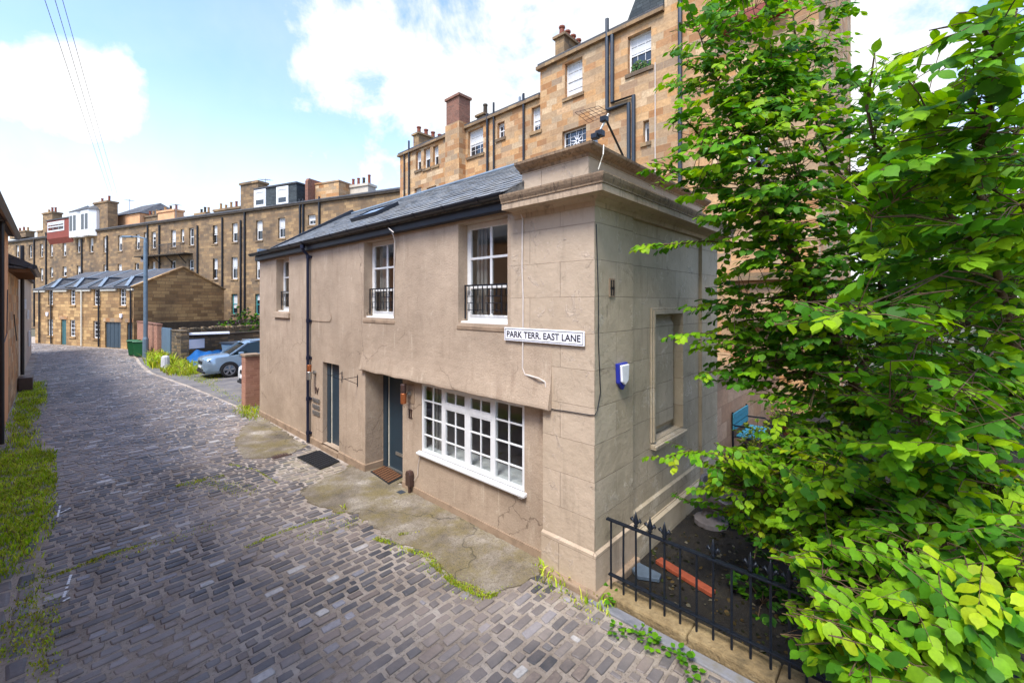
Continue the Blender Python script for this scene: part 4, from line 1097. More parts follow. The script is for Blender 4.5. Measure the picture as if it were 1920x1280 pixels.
# string course and canted bay low on the right, behind the leaves
m = MB(FT); z5 = A(1420, 520)[1]; m.box(aR, A(1370, 500)[0], 0, .25, z5 - .1, z5 + .15); m.box(aR, A(1380, 500)[0], .0, .5, z5 - 1.6, z5 - 1.35); m.build('string_course', 'stone_terrace', T)
q = R(1352, 1480, 10, 48); m = MB(FT); m.box(q[0], q[1], 0, .45, q[2], q[2] + .25); m.box(q[0] + .2, q[1] - .2, 0, .3, q[2] + .25, q[2] + .5); m.build('corbel', 'panel_red', T)
# lower garden wall and outbuilding next to the gable
GWT = thing('garden_wall', 'pinkish stone garden wall running on behind the gable', 'wall', (8, .2, 0))
m = MB(FG); zt = PY(1352, 712, .35).z
m.wall(e1 + .21, 11.95, -.1, zt, [], 0, b=-.35); m.face([(e1 + .21, -.35, zt), (11.95, -.35, zt), (11.95, -.75, zt), (e1 + .21, -.75, zt)]); m.build('wall', 'stone_pink', GWT)
m = MB(FG); m.box(e1 + .2, 11.9, -.8, -.29, zt + .002, zt + .1); m.build('coping', 'stone_terrace', GWT)
pipe(GWT, FG, [(gx(1357), 5.0), (gx(1357), 1.2)], .05, 'black_metal', -.25)

# ------------------------------------------------------------------ the long far terrace, house by house
FE = FrL((14.3, 27.7, 0), (-.341, 1)); ZE = 12.5
E = lambda u, v: hitF(FE, u, v)
K = .3281
def cr(x0, x1, y0, y1): return rectF(FE, x0 * K, x1 * K, 300 + y0 * K, 300 + y1 * K)
def cr2(x0, x1, y0, y1): return rectF(FE, 430 + x0 * .2031, 430 + x1 * .2031, 300 + y0 * .2031, 300 + y1 * .2031)
rowA = [(90, 108, 487, 555), (165, 183, 485, 560), (228, 246, 480, 555), (285, 302, 470, 550), (357, 378, 460, 548), (438, 458, 450, 530), (510, 533, 445, 527), (590, 615, 437, 528), (674, 698, 430, 520), (775, 800, 422, 512), (822, 842, 412, 480), (865, 890, 410, 505), (977, 1005, 400, 497), (1032, 1052, 395, 470), (1080, 1108, 388, 488), (1212, 1242, 372, 478), (1325, 1357, 360, 468), (1463, 1500, 345, 458)]
rowB = [(228, 246, 618, 690), (285, 303, 613, 670), (357, 380, 608, 665), (438, 460, 604, 670), (590, 612, 597, 665), (672, 695, 593, 665), (770, 795, 587, 665), (865, 887, 580, 665), (977, 1003, 575, 665), (1078, 1108, 570, 665), (1210, 1243, 562, 680), (1322, 1357, 555, 680), (1462, 1490, 565, 680)]
rowC = [(1322, 1357, 765, 880), (1457, 1490, 765, 885)]
wins = [(cr(*q), 'x') for q in rowA] + [(cr(*q), 'x') for q in rowB] + [(cr(*q), 't') for q in rowC] + [(cr2(725, 795, 505, 600), 'x'), (cr2(450, 515, 535, 720), 'x')]
aE0 = E(800, 400)[0]
bounds = [aE0, E(541, 400)[0], E(399, 410)[0], E(262, 425)[0], E(183, 432)[0], E(82, 445)[0], E(-40, 450)[0]]
HL = ['blackened stone terrace house with a cream four pot chimney seen over the slate roof', 'stone terrace house with slate clad dormer and red brick party wall', 'stone terrace house with long pot rows on its ridge right of the balcony', 'stone terrace house with an iron balcony along its upper windows', 'stone terrace house with white bay dormers and red panel dormer', 'farthest stone terrace house at the far end of the lane']
GRP = 'houses of the long stone terrace'
order = [(bounds[0], bounds[1], HL[0]), (bounds[1], bounds[2], HL[1]), (bounds[2], bounds[2] + (bounds[3] - bounds[2]) * .42, HL[2]), (bounds[2] + (bounds[3] - bounds[2]) * .42, bounds[3], HL[3]), (bounds[3], bounds[5], HL[4]), (bounds[5], bounds[6], HL[5])]
TH_ = []
for a0, a1, lab in order:
    h = thing('terrace_house', lab, 'house', FE @ Vector(((a0 + a1) / 2, -4, 0)), GRP); TH_.append(h)
    ws = [(r, s) for r, s in wins if a0 < (r[0] + r[1]) / 2 < a1]
    m = MB(FE); m.wall(a0, a1, 0, ZE, [r for r, s in ws], .2)
    m.face([(a0, 0, 0), (a0, -8, 0), (a0, -8, ZE), (a0, 0, ZE)]); m.face([(a1, 0, 0), (a1, -8, 0), (a1, -8, ZE), (a1, 0, ZE)])
    m.build('wall', 'stone_terrace', h)
    for r, s in ws:
        sashwin(h, FE, r, rnd.choice((1, 2)), 2, .16, .10, 'frame_teal' if s == 't' else 'white_paint', blind=rnd.choice((.45, .5, .5, .7, 0, .3)), sill='stone_terrace')
    m = MB(FE); m.box(a0, a1, -.1, .18, ZE + .002, ZE + .18); m.build('eaves_course', 'stain_top', h)
    m = MB(FE); m.extr([(.2, ZE + .182), (.2, ZE + .28), (-4, ZE + 1.75), (-8, ZE + .2), (-8, ZE + .1), (-.1, ZE + .182)], a0, a1); m.build('roof', 'slate_roof_far', h)
def own(a): 
    for (a0, a1, l), h in zip(order, TH_):
        if a0 <= a <= a1: return h
    return TH_[-1]
def fch(u0, u1, v0, v1, b, n, body='stone_terrace', potm='pot_buff', d=1.0, poth=.7):
    q = rectF(FE, u0, u1, v0, v1, b); return chimney(own((q[0] + q[1]) / 2), FE, q, b - d, b, n, body, .22, potm, poth)
fch(650, 690, 346, 384, -2.2, 4, 'harl_cream', poth=.9)
fch(451, 484, 341, 398, -.3, 0); fch(401, 450, 390, 405, -2.5, 5); fch(366, 386, 399, 410, -2.8, 3); fch(296, 327, 394, 421, -2.0, 3, 'harl_pink'); fch(263, 296, 404, 421, -2.5, 5)
fch(176, 202, 378, 434, -.2, 2, potm='terracotta'); fch(80, 98, 398, 450, -.2, 3); fch(18, 48, 434, 446, -2.5, 4); fch(70, 80, 432, 446, -1.5, 1)
h = TH_[1]
q0_, q1_ = rectF(FE, 477, 556, 350, 398, -.2), rectF(FE, 555, 579, 337, 393, -.2)
m = MB(FE); m.box(q0_[0], q0_[1], -4, -.2, ZE + .2, q0_[3]); m.build('dormer_wall', 'slate_wall', h)
m = MB(FE); m.box(q0_[0] - .1, q0_[1], -4, -.1, q0_[3] + .001, q0_[3] + .14); m.build('dormer_roof', 'flat_roof', h)
Mq = FE @ Matrix.Translation((0, -.12, 0))
for c_ in ((232, 340, 268, 445), (438, 548, 240, 425)):
    q = rectF(FE, 430 + c_[0] * .2031, 430 + c_[1] * .2031, 300 + c_[2] * .2031, 300 + c_[3] * .2031, -.2); sashwin(h, Mq, (q[0], q[1], q[2], q[3] - .05), 1, 2, .02, .28, blind=.55, sill=None, name='dormer_window')
m = MB(FE); m.extr([(-.1, ZE + .2), (-.1, q1_[3] - .2), (-.25, q1_[3] + .05), (-3.4, q1_[3] + .05), (-5, ZE + .2)], q1_[0], q1_[0] + .35); m.build('party_wall', 'brick_red', h)
q = rectF(FE, 579, 627, 335, 388, -.4); m = MB(FE); m.box(q[0], q1_[0] - .001, -3.6, -.9, ZE, q[3] - .3); m.box(q[0] - .06, q1_[0] - .0015, -3.6, -.84, q[3] - .3, q[3] - .16); m.build('party_wall', 'stone_orange', h)
h = TH_[4]; qr = rectF(FE, 90, 134, 412, 446, .2); qw = rectF(FE, 133, 177, 396, 444, .3)
m = MB(FE); m.box(qr[0], qr[1], -3, .3, qr[2], qr[3]); m.extr([(.3, qr[2]), (0, qr[2] - .7), (0, qr[2])], qr[0], qr[1]); m.build('panel_dormer', 'panel_red', h)
m = MB(FE); m.extr([(.4, qr[3]), (.4, qr[3] + .15), (-2.5, qr[3] + 1.3), (-3, qr[3])], qr[0] - .1, qr[1] + .1); m.build('dormer_roof', 'slate_roof_far', h)
sashwin(h, FE @ Matrix.Translation((0, .36, 0)), (qr[0] + (qr[1] - qr[0]) * .25, qr[1] - .25, qr[2] + .9, qr[3] - .2), 3, 2, .02, .16, blind=.3, sill=None, name='dormer_window')
w2 = (qw[1] - qw[0]) / 2
for k in range(2):
    a0 = qw[0] + w2 * k; m = MB(FE); a1 = a0 + w2 - .1
    m.prism([(a0, -1), (a0, .1), (a0 + .5, .7), (a1 - .5, .7), (a1, .1), (a1, -1)], qw[2], qw[3]); bd = m.build('bay_dormer', 'white_paint', h)
    m = MB(FE); a = [(a0 - .1, -1, qw[3]), (a0 - .1, .15, qw[3]), (a0 + .45, .8, qw[3]), (a1 - .45, .8, qw[3]), (a1 + .1, .15, qw[3]), (a1 + .1, -1, qw[3])]
    top = ((a0 + a1) / 2, -.8, qw[3] + 1.1)
    for i in range(5): m.face([a[i], a[i + 1], top])
    m.build('bay_roof', 'slate_roof_far', bd)
    m = MB(FE)
    for x0, x1 in ((a0 + .62, (a0 + a1) / 2 - .12), ((a0 + a1) / 2 + .12, a1 - .62)):
        m.box(x0, x1, .69, .715, qw[2] + .8, qw[3] - .5)
    m.build('pane', 'glass_dark', bd, uv=False)
q = rectF(FE, 203, 262, 386, 424, -2.0)
m = MB(FE); m.box(q[0], q[1], -8, -2, ZE + .3, q[3] - 1.2); m.build('attic_wall', 'harl_pink', h)
m = MB(FE); top = [(q[0] + 1.5, -5, q[3] + .8), (q[1] - 1.5, -5, q[3] + .8)]; a = [(q[0] - .2, -1.8, q[3] - 1.2), (q[1] + .2, -1.8, q[3] - 1.2), (q[1] + .2, -8, q[3] - 1.2), (q[0] - .2, -8, q[3] - 1.2)]
m.face([a[0], a[1], top[1], top[0]]); m.face([a[2], a[3], top[0], top[1]]); m.face([a[1], a[2], top[1]]); m.face([a[3], a[0], top[0]]); m.build('attic_roof', 'slate_roof_far', h)
# balcony
h = TH_[3]; q = rectF(FE, 253, 346, 459, 477, .8); zb = q[2]
m = MB(FE); m.box(q[0], q[1], .01, .9, zb - .12, zb); bal = m.build('balcony', 'stain_top', h)
m = MB(FE); m.box(q[0], q[1], .86, .9, zb + 1.0, zb + 1.05)
for k in range(36): a = q[0] + (q[1] - q[0]) * k / 35; m.box(a - .012, a + .012, .87, .89, zb, zb + 1)
m.build('railing', 'black_metal', bal, uv=False); m = MB(FE)
for k in range(4): a = q[0] + (q[1] - q[0]) * (k + .5) / 4; m.tube([(a, .02, zb - 1.0), (a, .8, zb - .12)], .05, 6)
m.build('bracket', 'black_metal', bal, uv=False)
for x, v0 in ((200, 455), (268, 415), (472, 450), (617, 432), (848, 372), (915, 372), (1133, 375), (1275, 330), (1380, 345), (1403, 300)):
    a = E(x * K, 300 + v0 * K)[0]; pipe(own(a), FE, [(a, min(E(x * K, 300 + v0 * K)[1], ZE + .9)), (a, .3)], .085)
for x, y0 in ((660, 480), (690, 430), (838, 420)):
    u, v = 430 + x * .2031, 300 + y0 * .2031; a = E(u, v)[0]; pipe(own(a), FE, [(a, ZE + .5), (a, .3)], .085)
a = E(283, 484); m = MB(FE); m.M = FE @ Matrix.Translation((a[0], .5, a[1])) @ Matrix.Rotation(math.radians(-70), 4, 'X'); m.lathe([(.02, -.05), (.3, .0), (.62, .16), (.6, .17), (.28, .02), (.0, .0)], 14, cap=False)
tag(m.build('satellite_dish', 'stone_grey', None, uv=False, root=FE @ Vector((a[0], .5, a[1]))), 'round grey satellite dish on the terrace wall beside the lamp post', 'satellite dish')
def far_aerial(u, v0, v1, lab):
    b = -2.0; a, c0 = hitF(FE, u, v1, b); c1 = hitF(FE, u, v0, b)[1]; o = FE @ Vector((a, b, c0)); t = thing('roof_aerial', lab, 'aerial', o, 'aerials on the terrace roofs')
    m = MB(FE); m.tube([(a, b, c0 - .6), (a, b, c1)], .03, 5); m.build('mast', 'wire_grey', t, uv=False)
    m = MB(FE); m.tube([(a - .8, b, c1 - .25), (a + .9, b, c1)], .022, 5)
    for k in range(5): x = a - .7 + .36 * k; m.tube([(x, b - .3, c1 - .22 + .05 * k), (x, b + .3, c1 - .22 + .05 * k)], .015, 4)
    m.build('boom', 'wire_grey', t, uv=False)
far_aerial(243, 374, 395, 'aerial on the dark hipped attic roof'); far_aerial(330, 382, 402, 'aerial right of the stout chimney above the balcony'); far_aerial(498, 335, 352, 'aerial on the slate clad dormer roof')

# ------------------------------------------------------------------ stone coach houses at the bend
o_ = Vector((-.25, 41.1, 0)); dv = Vector((-.36, .933, 0)).normalized()
FMf = FrL(o_, dv); FMg = Fr(o_, (-FMf.col[1]).to_3d(), -Vector(dv))
LM = hitF(FMf, 66, 600)[0]; ZM, ZR, DM = 4.75, 6.5, 7.0
c_ = lambda x0, x1, y0, y1: rectF(FMf, x0 * K, x1 * K, 300 + y0 * K, 300 + y1 * K)
up_ = [(275, 302, 740, 827), (400, 430, 738, 827), (535, 570, 737, 830), (683, 720, 733, 832)]
lo_ = [(272, 302, 910, 1003), (398, 430, 913, 1008), (533, 570, 920, 1018)]
drs = [((348, 378, 910, 1047), 'door_teal', 'door'), ((600, 690, 925, 1073), 'garage_blue', 'garage_door'), ((725, 755, 928, 1076), 'garage_blue', 'door')]
mid_ = hitF(FMf, 476 * K, 600)[0]
for idx, (a0, a1, lab) in enumerate(((0, mid_, 'yellow stone coach house with blue garage door and a bare gable'), (mid_, LM, 'yellow stone coach house with a teal door farther round the bend'))):
    h = thing('coach_house', lab, 'house', FMf @ Vector(((a0 + a1) / 2, -3.5, 0)), 'coach houses at the bend')
    uw = [r for r in map(lambda q: c_(*q), up_) if a0 < (r[0] + r[1]) / 2 < a1]; lw_ = [r for r in map(lambda q: c_(*q), lo_) if a0 < (r[0] + r[1]) / 2 < a1]
    uw = [(r[0], r[1], r[2], min(r[3], 4.85)) for r in uw]
    dd = [(c_(*q), mt, nm) for q, mt, nm in drs if a0 <= sum(c_(*q)[:2]) / 2 <= a1]
    dd = [((r[0], r[1], .02, r[3]), mt, nm) for r, mt, nm in dd]
    m = MB(FMf); m.wall(a0, a1, 0, ZM, [(r[0], r[1], r[2], min(r[3], ZM)) for r in uw] + lw_ + [d[0] for d in dd], .15)
    m.face([(a1, 0, 0), (a1, -DM, 0), (a1, -DM, ZM), (a1, -DM / 2, ZR), (a1, 0, ZM)])
    if idx == 0: m.face([(0, 0, 0), (0, -DM, 0), (0, -DM, ZM + .15), (0, -DM / 2, ZR + .15), (0, 0, ZM + .15)])
    for r in uw:   # wallhead dormer cheeks
        w = .28
        m.box(r[0] - w, r[0], -1.2, .02, ZM + .001, r[3] + .12); m.box(r[1], r[1] + w, -1.2, .02, ZM + .001, r[3] + .12)
    m.build('wall', 'stone_mews', h)
    m = MB(FMf)
    for r in uw: m.box(r[0] - .2, r[1] + .2, -.1, .025, r[3] + .0, r[3] + .13)
    xs = sorted([a0] + [x for r in uw for x in (r[0] - .3, r[1] + .3)] + [a1])
    for x0, x1 in zip(xs[::2], xs[1::2]): m.box(x0, x1, -.1, .12, ZM - .18, ZM - .02)
    m.build('eaves_course', 'white_cream', h)
    m = MB(FMf); m.extr([(.2, ZM), (.2, ZM + .08), (-DM / 2, ZR + .1), (-DM - .1, ZM + .05), (-DM - .1, ZM - .05)], a0 + (.0 if idx else .14), a1); rf = m.build('roof', 'slate_roof_far', h)
    for r in uw:
        x0, x1, xm, z = r[0] - .42, r[1] + .42, (r[0] + r[1]) / 2, r[3] + .14
        m = MB(FMf); yb = -DM / 2 * .9; zr = z + .85
        m.face([(x0, .2, z), (xm, -.7, zr), (xm, yb - .3, zr), (x0, yb, z + .3)]); m.face([(x1, .2, z), (xm, -.7, zr), (xm, yb - .3, zr), (x1, yb, z + .3)]); m.face([(x0, .2, z), (x1, .2, z), (xm, -.7, zr)])
        dr_ = m.build('dormer_roof', 'slate_roof_far', h)
        m = MB(FMf)
        for p, q in (((xm, -.7, zr + .02), (xm, yb - .3, zr + .02)), ((x0, .2, z + .03), (xm, -.7, zr + .03)), ((x1, .2, z + .03), (xm, -.7, zr + .03))): m.beam(p, q, .22, .05)
        m.build('lead_flashing', 'lead', dr_); m = MB(FMf); m.beam((x0 - .1, .0, ZM + .16), (x0 - .5, -DM / 2, ZR + .12), .3, .05); m.build('lead_flashing', 'lead', dr_)
        sashwin(h, FMf, r, 2, 4, .1, .07, blind=0, sill='stone_mews', bar=.03)
    for r in lw_: sashwin(h, FMf, r, 2, 4, .1, .07, blind=0, sill='stone_mews', bar=.03)
    for r, mt, nm in dd:
        m = MB(FMf); m.box(r[0], r[1], -.14, -.09, r[2], r[3])
        for k in range(1, 4): x = r[0] + (r[1] - r[0]) * k / 4; m.box(x - .015, x + .015, -.0899, -.075, r[2], r[3])
        m.build(nm, mt, h)
        m = MB(FMf); m.box(r[0] - .2, r[1] + .2, -.05, .03, r[3] + .002, r[3] + .3); m.build('lintel', 'stone_orange', h)
    for x in ((572, 755) if idx == 0 else (300, 232)): a = hitF(FMf, x * K, 600)[0]; pipe(h, FMf, [(a, ZM - .05), (a, .05)], .06)
    if idx == 0:
        m = MB(FMf); m.beam((.03, .12, ZM + .1), (.03, -DM / 2, ZR + .17), .3, .1); m.beam((.03, -DM - .1, ZM + .1), (.03, -DM / 2, ZR + .17), .3, .1); m.build('gable_coping', 'stone_mews', h)
        pipe(h, FMf, [(mid_ + .06, ZM - .05), (mid_ + .06, .05)], .06, 'white_cream')
for x, y, lab in ((274, 880, 'small white alarm box between the windows of the farther coach house'), (696, 890, 'small white alarm box above the blue garage door')):
    a, c = hitF(FMf, x * K, 300 + y * K); o = FMf @ Vector((a, 0, c)); m = MB(FMf); m.slab([(a - .16, 0, c + .16), (a + .16, 0, c + .16), (a + .14, 0, c - .1), (a, 0, c - .2), (a - .14, 0, c - .1)], .1)
    tag(m.build('alarm_box', 'sign_white', None, weld=True, bevel=.02, root=o), lab, 'alarm')
# ------------------------------------------------------------------ buildings along the left edge of the lane
XL = -5.5
B1 = thing('roadside_house', 'pink harled building at the near left edge with black downpipe', 'house', (XL - 3, 12, 0))
m = MB(); m.box(XL - 6, XL, -3, 18.0, -.1, 5.75); m.build('wall', 'harl_pink', B1)
m = MB(Fr((XL, 0, 0), (0, 1, 0), (1, 0, 0))); m.extr([(.18, 5.72), (.2, 5.84), (-3, 7.9), (-6, 5.8), (-6, 5.7)], -3.2, 18.15); m.build('roof', 'slate_roof_far', B1)
FL = Fr((XL, 0, 0), (0, 1, 0), (1, 0, 0))
m = MB(FL); m.tube([(-3, .2, 5.7), (18.1, .2, 5.7)], .08, 8); m.build('gutter', 'black_metal', B1)
pipe(B1, FL, [(13.9, 5.65), (13.9, .05)], .045, b=.08)
m = MB(FL); m.tube([(14.2, .03, 2.6), (15.2, .03, 2.4), (16.8, .03, 2.7), (17.1, .03, 4.0)], .012, 5); m.build('cable', 'black_metal', B1, uv=False)
B2 = thing('roadside_house', 'orange stone building with overhanging slate eaves on the left of the lane', 'house', (XL - 3, 21.5, 0))
m = MB(); m.box(XL - 6, XL - .02, 18.01, 24.8, -.1, 4.85); m.build('wall', 'stone_orange', B2)
m = MB(FL); m.extr([(.5, 4.72), (.52, 4.86), (-3, 6.9), (-6, 4.9), (-6, 4.8)], 18.05, 25.1); m.build('roof', 'slate_roof_far', B2)
m = MB(FL); m.extr([(.45, 4.70), (.45, 4.73), (-.02, 4.86), (-.02, 4.82)], 18.05, 25.05)
for k in range(12): m.box(18.2 + k * .6, 18.28 + k * .6, -.02, .44, 4.60, 4.70)
m.build('soffit', 'soffit_brown', B2)
m = MB(FL); m.tube([(18.1, .54, 4.78), (25.1, .54, 4.78)], .08, 8); m.build('gutter', 'black_metal', B2)
pipe(B2, FL, [(24.3, 6.0), (24.3, .6)], .06, b=.1); pipe(B2, FL, [(19.8, 3.2), (20.2, 2.9), (21.5, 2.2)], .015, b=.05, name='cable')
B3 = thing('roadside_house', 'cream harled house beyond the stone one on the left of the lane', 'house', (XL - 3, 33, 0))
m = MB(); m.box(XL - 6, XL - .05, 24.81, 43, -.1, 5.0); m.build('wall', 'harl_cream', B3)
m = MB(FL); m.extr([(.12, 4.98), (.14, 5.1), (-3, 6.6), (-6, 5.1), (-6, 4.98)], 25.15, 43.1); m.build('roof', 'slate_roof_far', B3)
for y, z, w in ((30, 3.3, .5), (34, 2.7, .5), (36, 1.0, .9)):
    sashwin(B3, FL @ Matrix.Translation((0, .07, 0)), (y, y + w, z, z + w), 1, 1, .02, .07, blind=0, sill=None, meet=0)
m = MB(); m.box(XL, XL + .4, 23.6, 24.6, 0, .55); tag(m.build('planter', 'brown_plastic', None, bevel=.03, root=(XL + .2, 24, 0)), 'dark low planter box at the foot of the left downpipe', 'planter')
# ------------------------------------------------------------------ yard between the house and the coach houses
def wall_thing(name, label, cat, pts, h, th, mat, cop=None, coph=.08):
    p, q = Vector((*pts[0], 0)), Vector((*pts[1], 0)); M = FrL(p, q - p); L_ = (q - p).length
    t = thing(name, label, cat, (p + q) / 2); m = MB(M); m.box(0, L_, -th, 0, -.1, h); m.build('wall', mat, t)
    if cop: m = MB(M); m.box(-.03, L_ + .03, -th - .04, .04, h + .001, h + coph); m.build('coping', cop, t, bevel=.01)
    return t, M, L_
wall_thing('brick_wall', 'pink brick wall beside the lamp post and bins', 'wall', ((.15, 40.6), (.38, 33.2)), 2.15, .25, 'brick_pink', 'brick_red')
GT = thing('yard_gate', 'pale grey sheet gate between the brick wall and rubble wall', 'gate', (.45, 32, 0))
m = MB(FrL((.39, 33.15, 0), (.16, -2.0))); m.box(0, 2.0, -.05, 0, .05, 1.98); m.build('sheet', 'gate_grey', GT)
m = MB(FrL((.39, 33.15, 0), (.16, -2.0)));
for a0, a1, c0, c1 in ((0, .06, .05, 2), (1.94, 2, .05, 2), (.06, 1.94, 1.93, 2)): m.box(a0, a1, .0005, .05, c0, c1)
m.build('frame', 'gate_grey', GT)
t_, M_, L_ = wall_thing('rubble_wall', 'mossy rubble stone wall behind the silver car', 'wall', ((6.2, 31.4), (.75, 29.35)), 1.48, .4, 'stone_rubble', 'stain_top', .12)
t_, _, _ = wall_thing('rubble_wall', 'short rubble wall end standing beside the grey gate', 'wall', ((.74, 29.3), (.56, 31.1)), 1.85, .4, 'stone_rubble', 'stone_rubble')
t_, _, _ = wall_thing('rubble_wall', 'upper rubble wall with upright coping stones behind the yard', 'wall', ((8.4, 34.2), (1.3, 32.4)), 1.75, .4, 'stone_rubble')
m = MB(FrL((8.4, 34.2, 0), (-7.1, -1.8)))
for k in range(46): a = .16 * k; m.box(a, a + rnd.uniform(.1, .15), -.4, .02, 1.752, 1.86 + rnd.uniform(0, .12))
m.build('coping', 'stone_rubble', t_, bevel=.02)
q0_ = P(346, 623, 26.2); q1_ = P(430, 618, 27.6); m = MB(); m.beam((q0_.x, q0_.y, 1.70), (q1_.x, q1_.y, 1.70), .5, .12)
tag(m.build('coping_slab', 'sign_white', None, bevel=.01, root=(q0_ + q1_) / 2), 'long white slab lying along the rubble wall top', 'slab')
wall_thing('retaining_wall', 'dark damp wall at the foot of the coach house gable', 'wall', ((9.5, 41.5), (.6, 39.6)), 2.1, .3, 'stain_top')
bx = rectF(M_, 348, 382, 636, 653); SGN = thing('notice_board', 'blank white notice board fixed to the rubble wall', 'notice board', M_ @ Vector(((bx[0] + bx[1]) / 2, 0, (bx[2] + bx[3]) / 2)))
m = MB(M_); m.box(bx[0], bx[1], .05, .08, bx[2], bx[3]); m.build('panel', 'sign_white', SGN, bevel=.005)
m = MB(M_); m.box(bx[0] - .04, bx[1] + .04, .03, .0499, bx[2] - .04, bx[3] + .04); m.build('frame', 'gate_grey', SGN)
# tarpaulin over a heap
def sheet(name, corners, nx, ny, fn, mat, label, cat, thick=.02):
    m = MB(); idx = []
    for j in range(ny + 1):
        row = []
        for i in range(nx + 1):
            a = corners[0].lerp(corners[1], i / nx); b = corners[3].lerp(corners[2], i / nx); p = a.lerp(b, j / ny)
            row.append(m.v(p + Vector((0, 0, fn(i / nx, j / ny)))))
        idx.append(row)
    for j in range(ny):
        for i in range(nx): m.Fc.append([idx[j][i], idx[j][i + 1], idx[j + 1][i + 1], idx[j + 1][i]])
    o = m.build(name, mat, None, uv=False, smooth=True, weld=True, root=sum(corners, Vector()) / 4)
    s = o.modifiers.new('solid', 'SOLIDIFY'); s.thickness = thick
    tag(o, label, cat); return o
cs = [Vector((.75, 26.4, .03)), Vector((2.8, 25.6, .03)), Vector((4.4, 30.2, .1)), Vector((.95, 29.0, .1))]
sheet('tarpaulin', cs, 26, 26, lambda x, y: .62 * max(0, y) ** .8 * (1 - .35 * x) * min(1, 4 * x + .35) + .07 * math.sin(9 * x + 14 * y) * y + .05 * math.sin(23 * x - 9 * y) * y + .03 * math.sin(31 * x + 4 * y) * y, 'tarp', 'crumpled blue tarpaulin over a heap in front of the silver car', 'tarpaulin')
SKP = thing('skip', 'grey blue metal container between rubble wall and car bonnet', 'container', (4.0, 28.6, 0))
m = MB(Fr((4.2, 28.8, 0), (.94, .34, 0), (.34, -.94, 0))); m.extr([(-.5, 0), (.5, 0), (.75, 1.05), (-.75, 1.05)], -1.3, 1.3); m.build('body', 'gate_grey', SKP, bevel=.03)
m = MB(Fr((4.2, 28.8, 0), (.94, .34, 0), (.34, -.94, 0))); m.box(-1.36, 1.36, -.8, .8, 1.051, 1.13); m.build('rim', 'gate_dark', SKP)
# bins, lamp post, bollard
def wheelie(p, label):
    t = thing('wheelie_bin', label, 'bin', p, 'green wheelie bins by the lamp post'); M = Matrix.Translation(p) @ Matrix.Rotation(math.radians(-20), 4, 'Z')
    m = MB(M); q = [(-.22, -.24, .06), (.22, -.24, .06), (.22, .2, .06), (-.22, .2, .06)]; r = [(-.29, -.33, .98), (.29, -.33, .98), (.29, .3, .98), (-.29, .3, .98)]
    i = [m.v(x) for x in q]; j = [m.v(x) for x in r]; m.Fc.append(i[::-1]); m.Fc.append(j)
    for k in range(4): m.Fc.append([i[k], i[(k + 1) % 4], j[(k + 1) % 4], j[k]])
    m.build('body', 'bin_green', t, bevel=.04)
    m = MB(M); m.extr([(-.36, .985), (.33, .985), (.34, 1.06), (.2, 1.1), (-.3, 1.1), (-.37, 1.04)], -.31, .31); m.build('lid', 'bin_green', t, bevel=.02)
    for s in (-1, 1): m = MB(M); m.tube([(s * .2, .24, .11), (s * .27, .24, .11)], .11, 12); m.build('wheel', 'rubber', t)
    m = MB(M); m.tube([(-.25, .4, 1.0), (.25, .4, 1.0)], .02, 6); m.build('handle', 'bin_green', t)
b0 = PZ(262, 669); wheelie(b0, 'green wheelie bin standing right against the lamp post'); b1 = PZ(251, 667); wheelie(b1, 'green wheelie bin next to the blue side door')
lp = PZ(273, 669.5); LP = thing('street_lamp', 'tall grey blue street lamp post beside two green bins', 'street lamp', lp)
zt_ = P(273, 446, (lp - CAM).dot(FW)).z
m = MB(); m.lathe([(.17, 0), (.165, 1.2), (.12, 1.35), (.11, zt_ - .3), (.085, zt_)], 12, lp); m.build('post', 'lamp_grey', LP)
m = MB(); ar = lp + Vector((0, 0, zt_ - .05)); hd = ar + RT * -1.05 + Vector((0, 0, .12)); m.tube([ar, ar.lerp(hd, .5) + Vector((0, 0, .06)), hd], .045, 8); m.build('arm', 'lamp_grey', LP)
m = MB(); m.beam(hd + RT * .2, hd - RT * .45, .24, .12); m.build('lantern', 'lamp_grey', LP, bevel=.03)
bo = PZ(310, 692); BO = thing('bollard', 'short white stone bollard in the grass at the yard corner', 'bollard', bo)
m = MB(); m.lathe([(.2, -.05), (.19, .5), (.17, .68), (.1, .74)], 10, bo); m.build('shaft', 'bollard_white', BO)
# pier and open gate beside the house
t_, M2, _ = wall_thing('gate_pier', 'red brick gate pier at the far corner of the tan house', 'gate pier', ((-.02, 14.35), (.42, 14.35)), 1.74, .44, 'brick_pink', 'plinth_tan')
OG = thing('yard_gate', 'dark grey gate leaf folded open behind the brick pier', 'gate', (.8, 14.25, 0))
MG = Fr((.44, 14.3, 0), (1, .1, 0), (.1, -1, 0)); m = MB(MG); m.box(0, 1.6, -.03, .0, .1, 1.68); m.build('leaf', 'gate_dark', OG)
m = MB(MG); m.box(0, .06, .0005, .03, .1, 1.7); m.box(.06, 1.6, .0005, .028, 1.62, 1.7); m.box(.06, 1.6, .0005, .028, .1, .18); m.build('frame', 'gate_dark', OG)
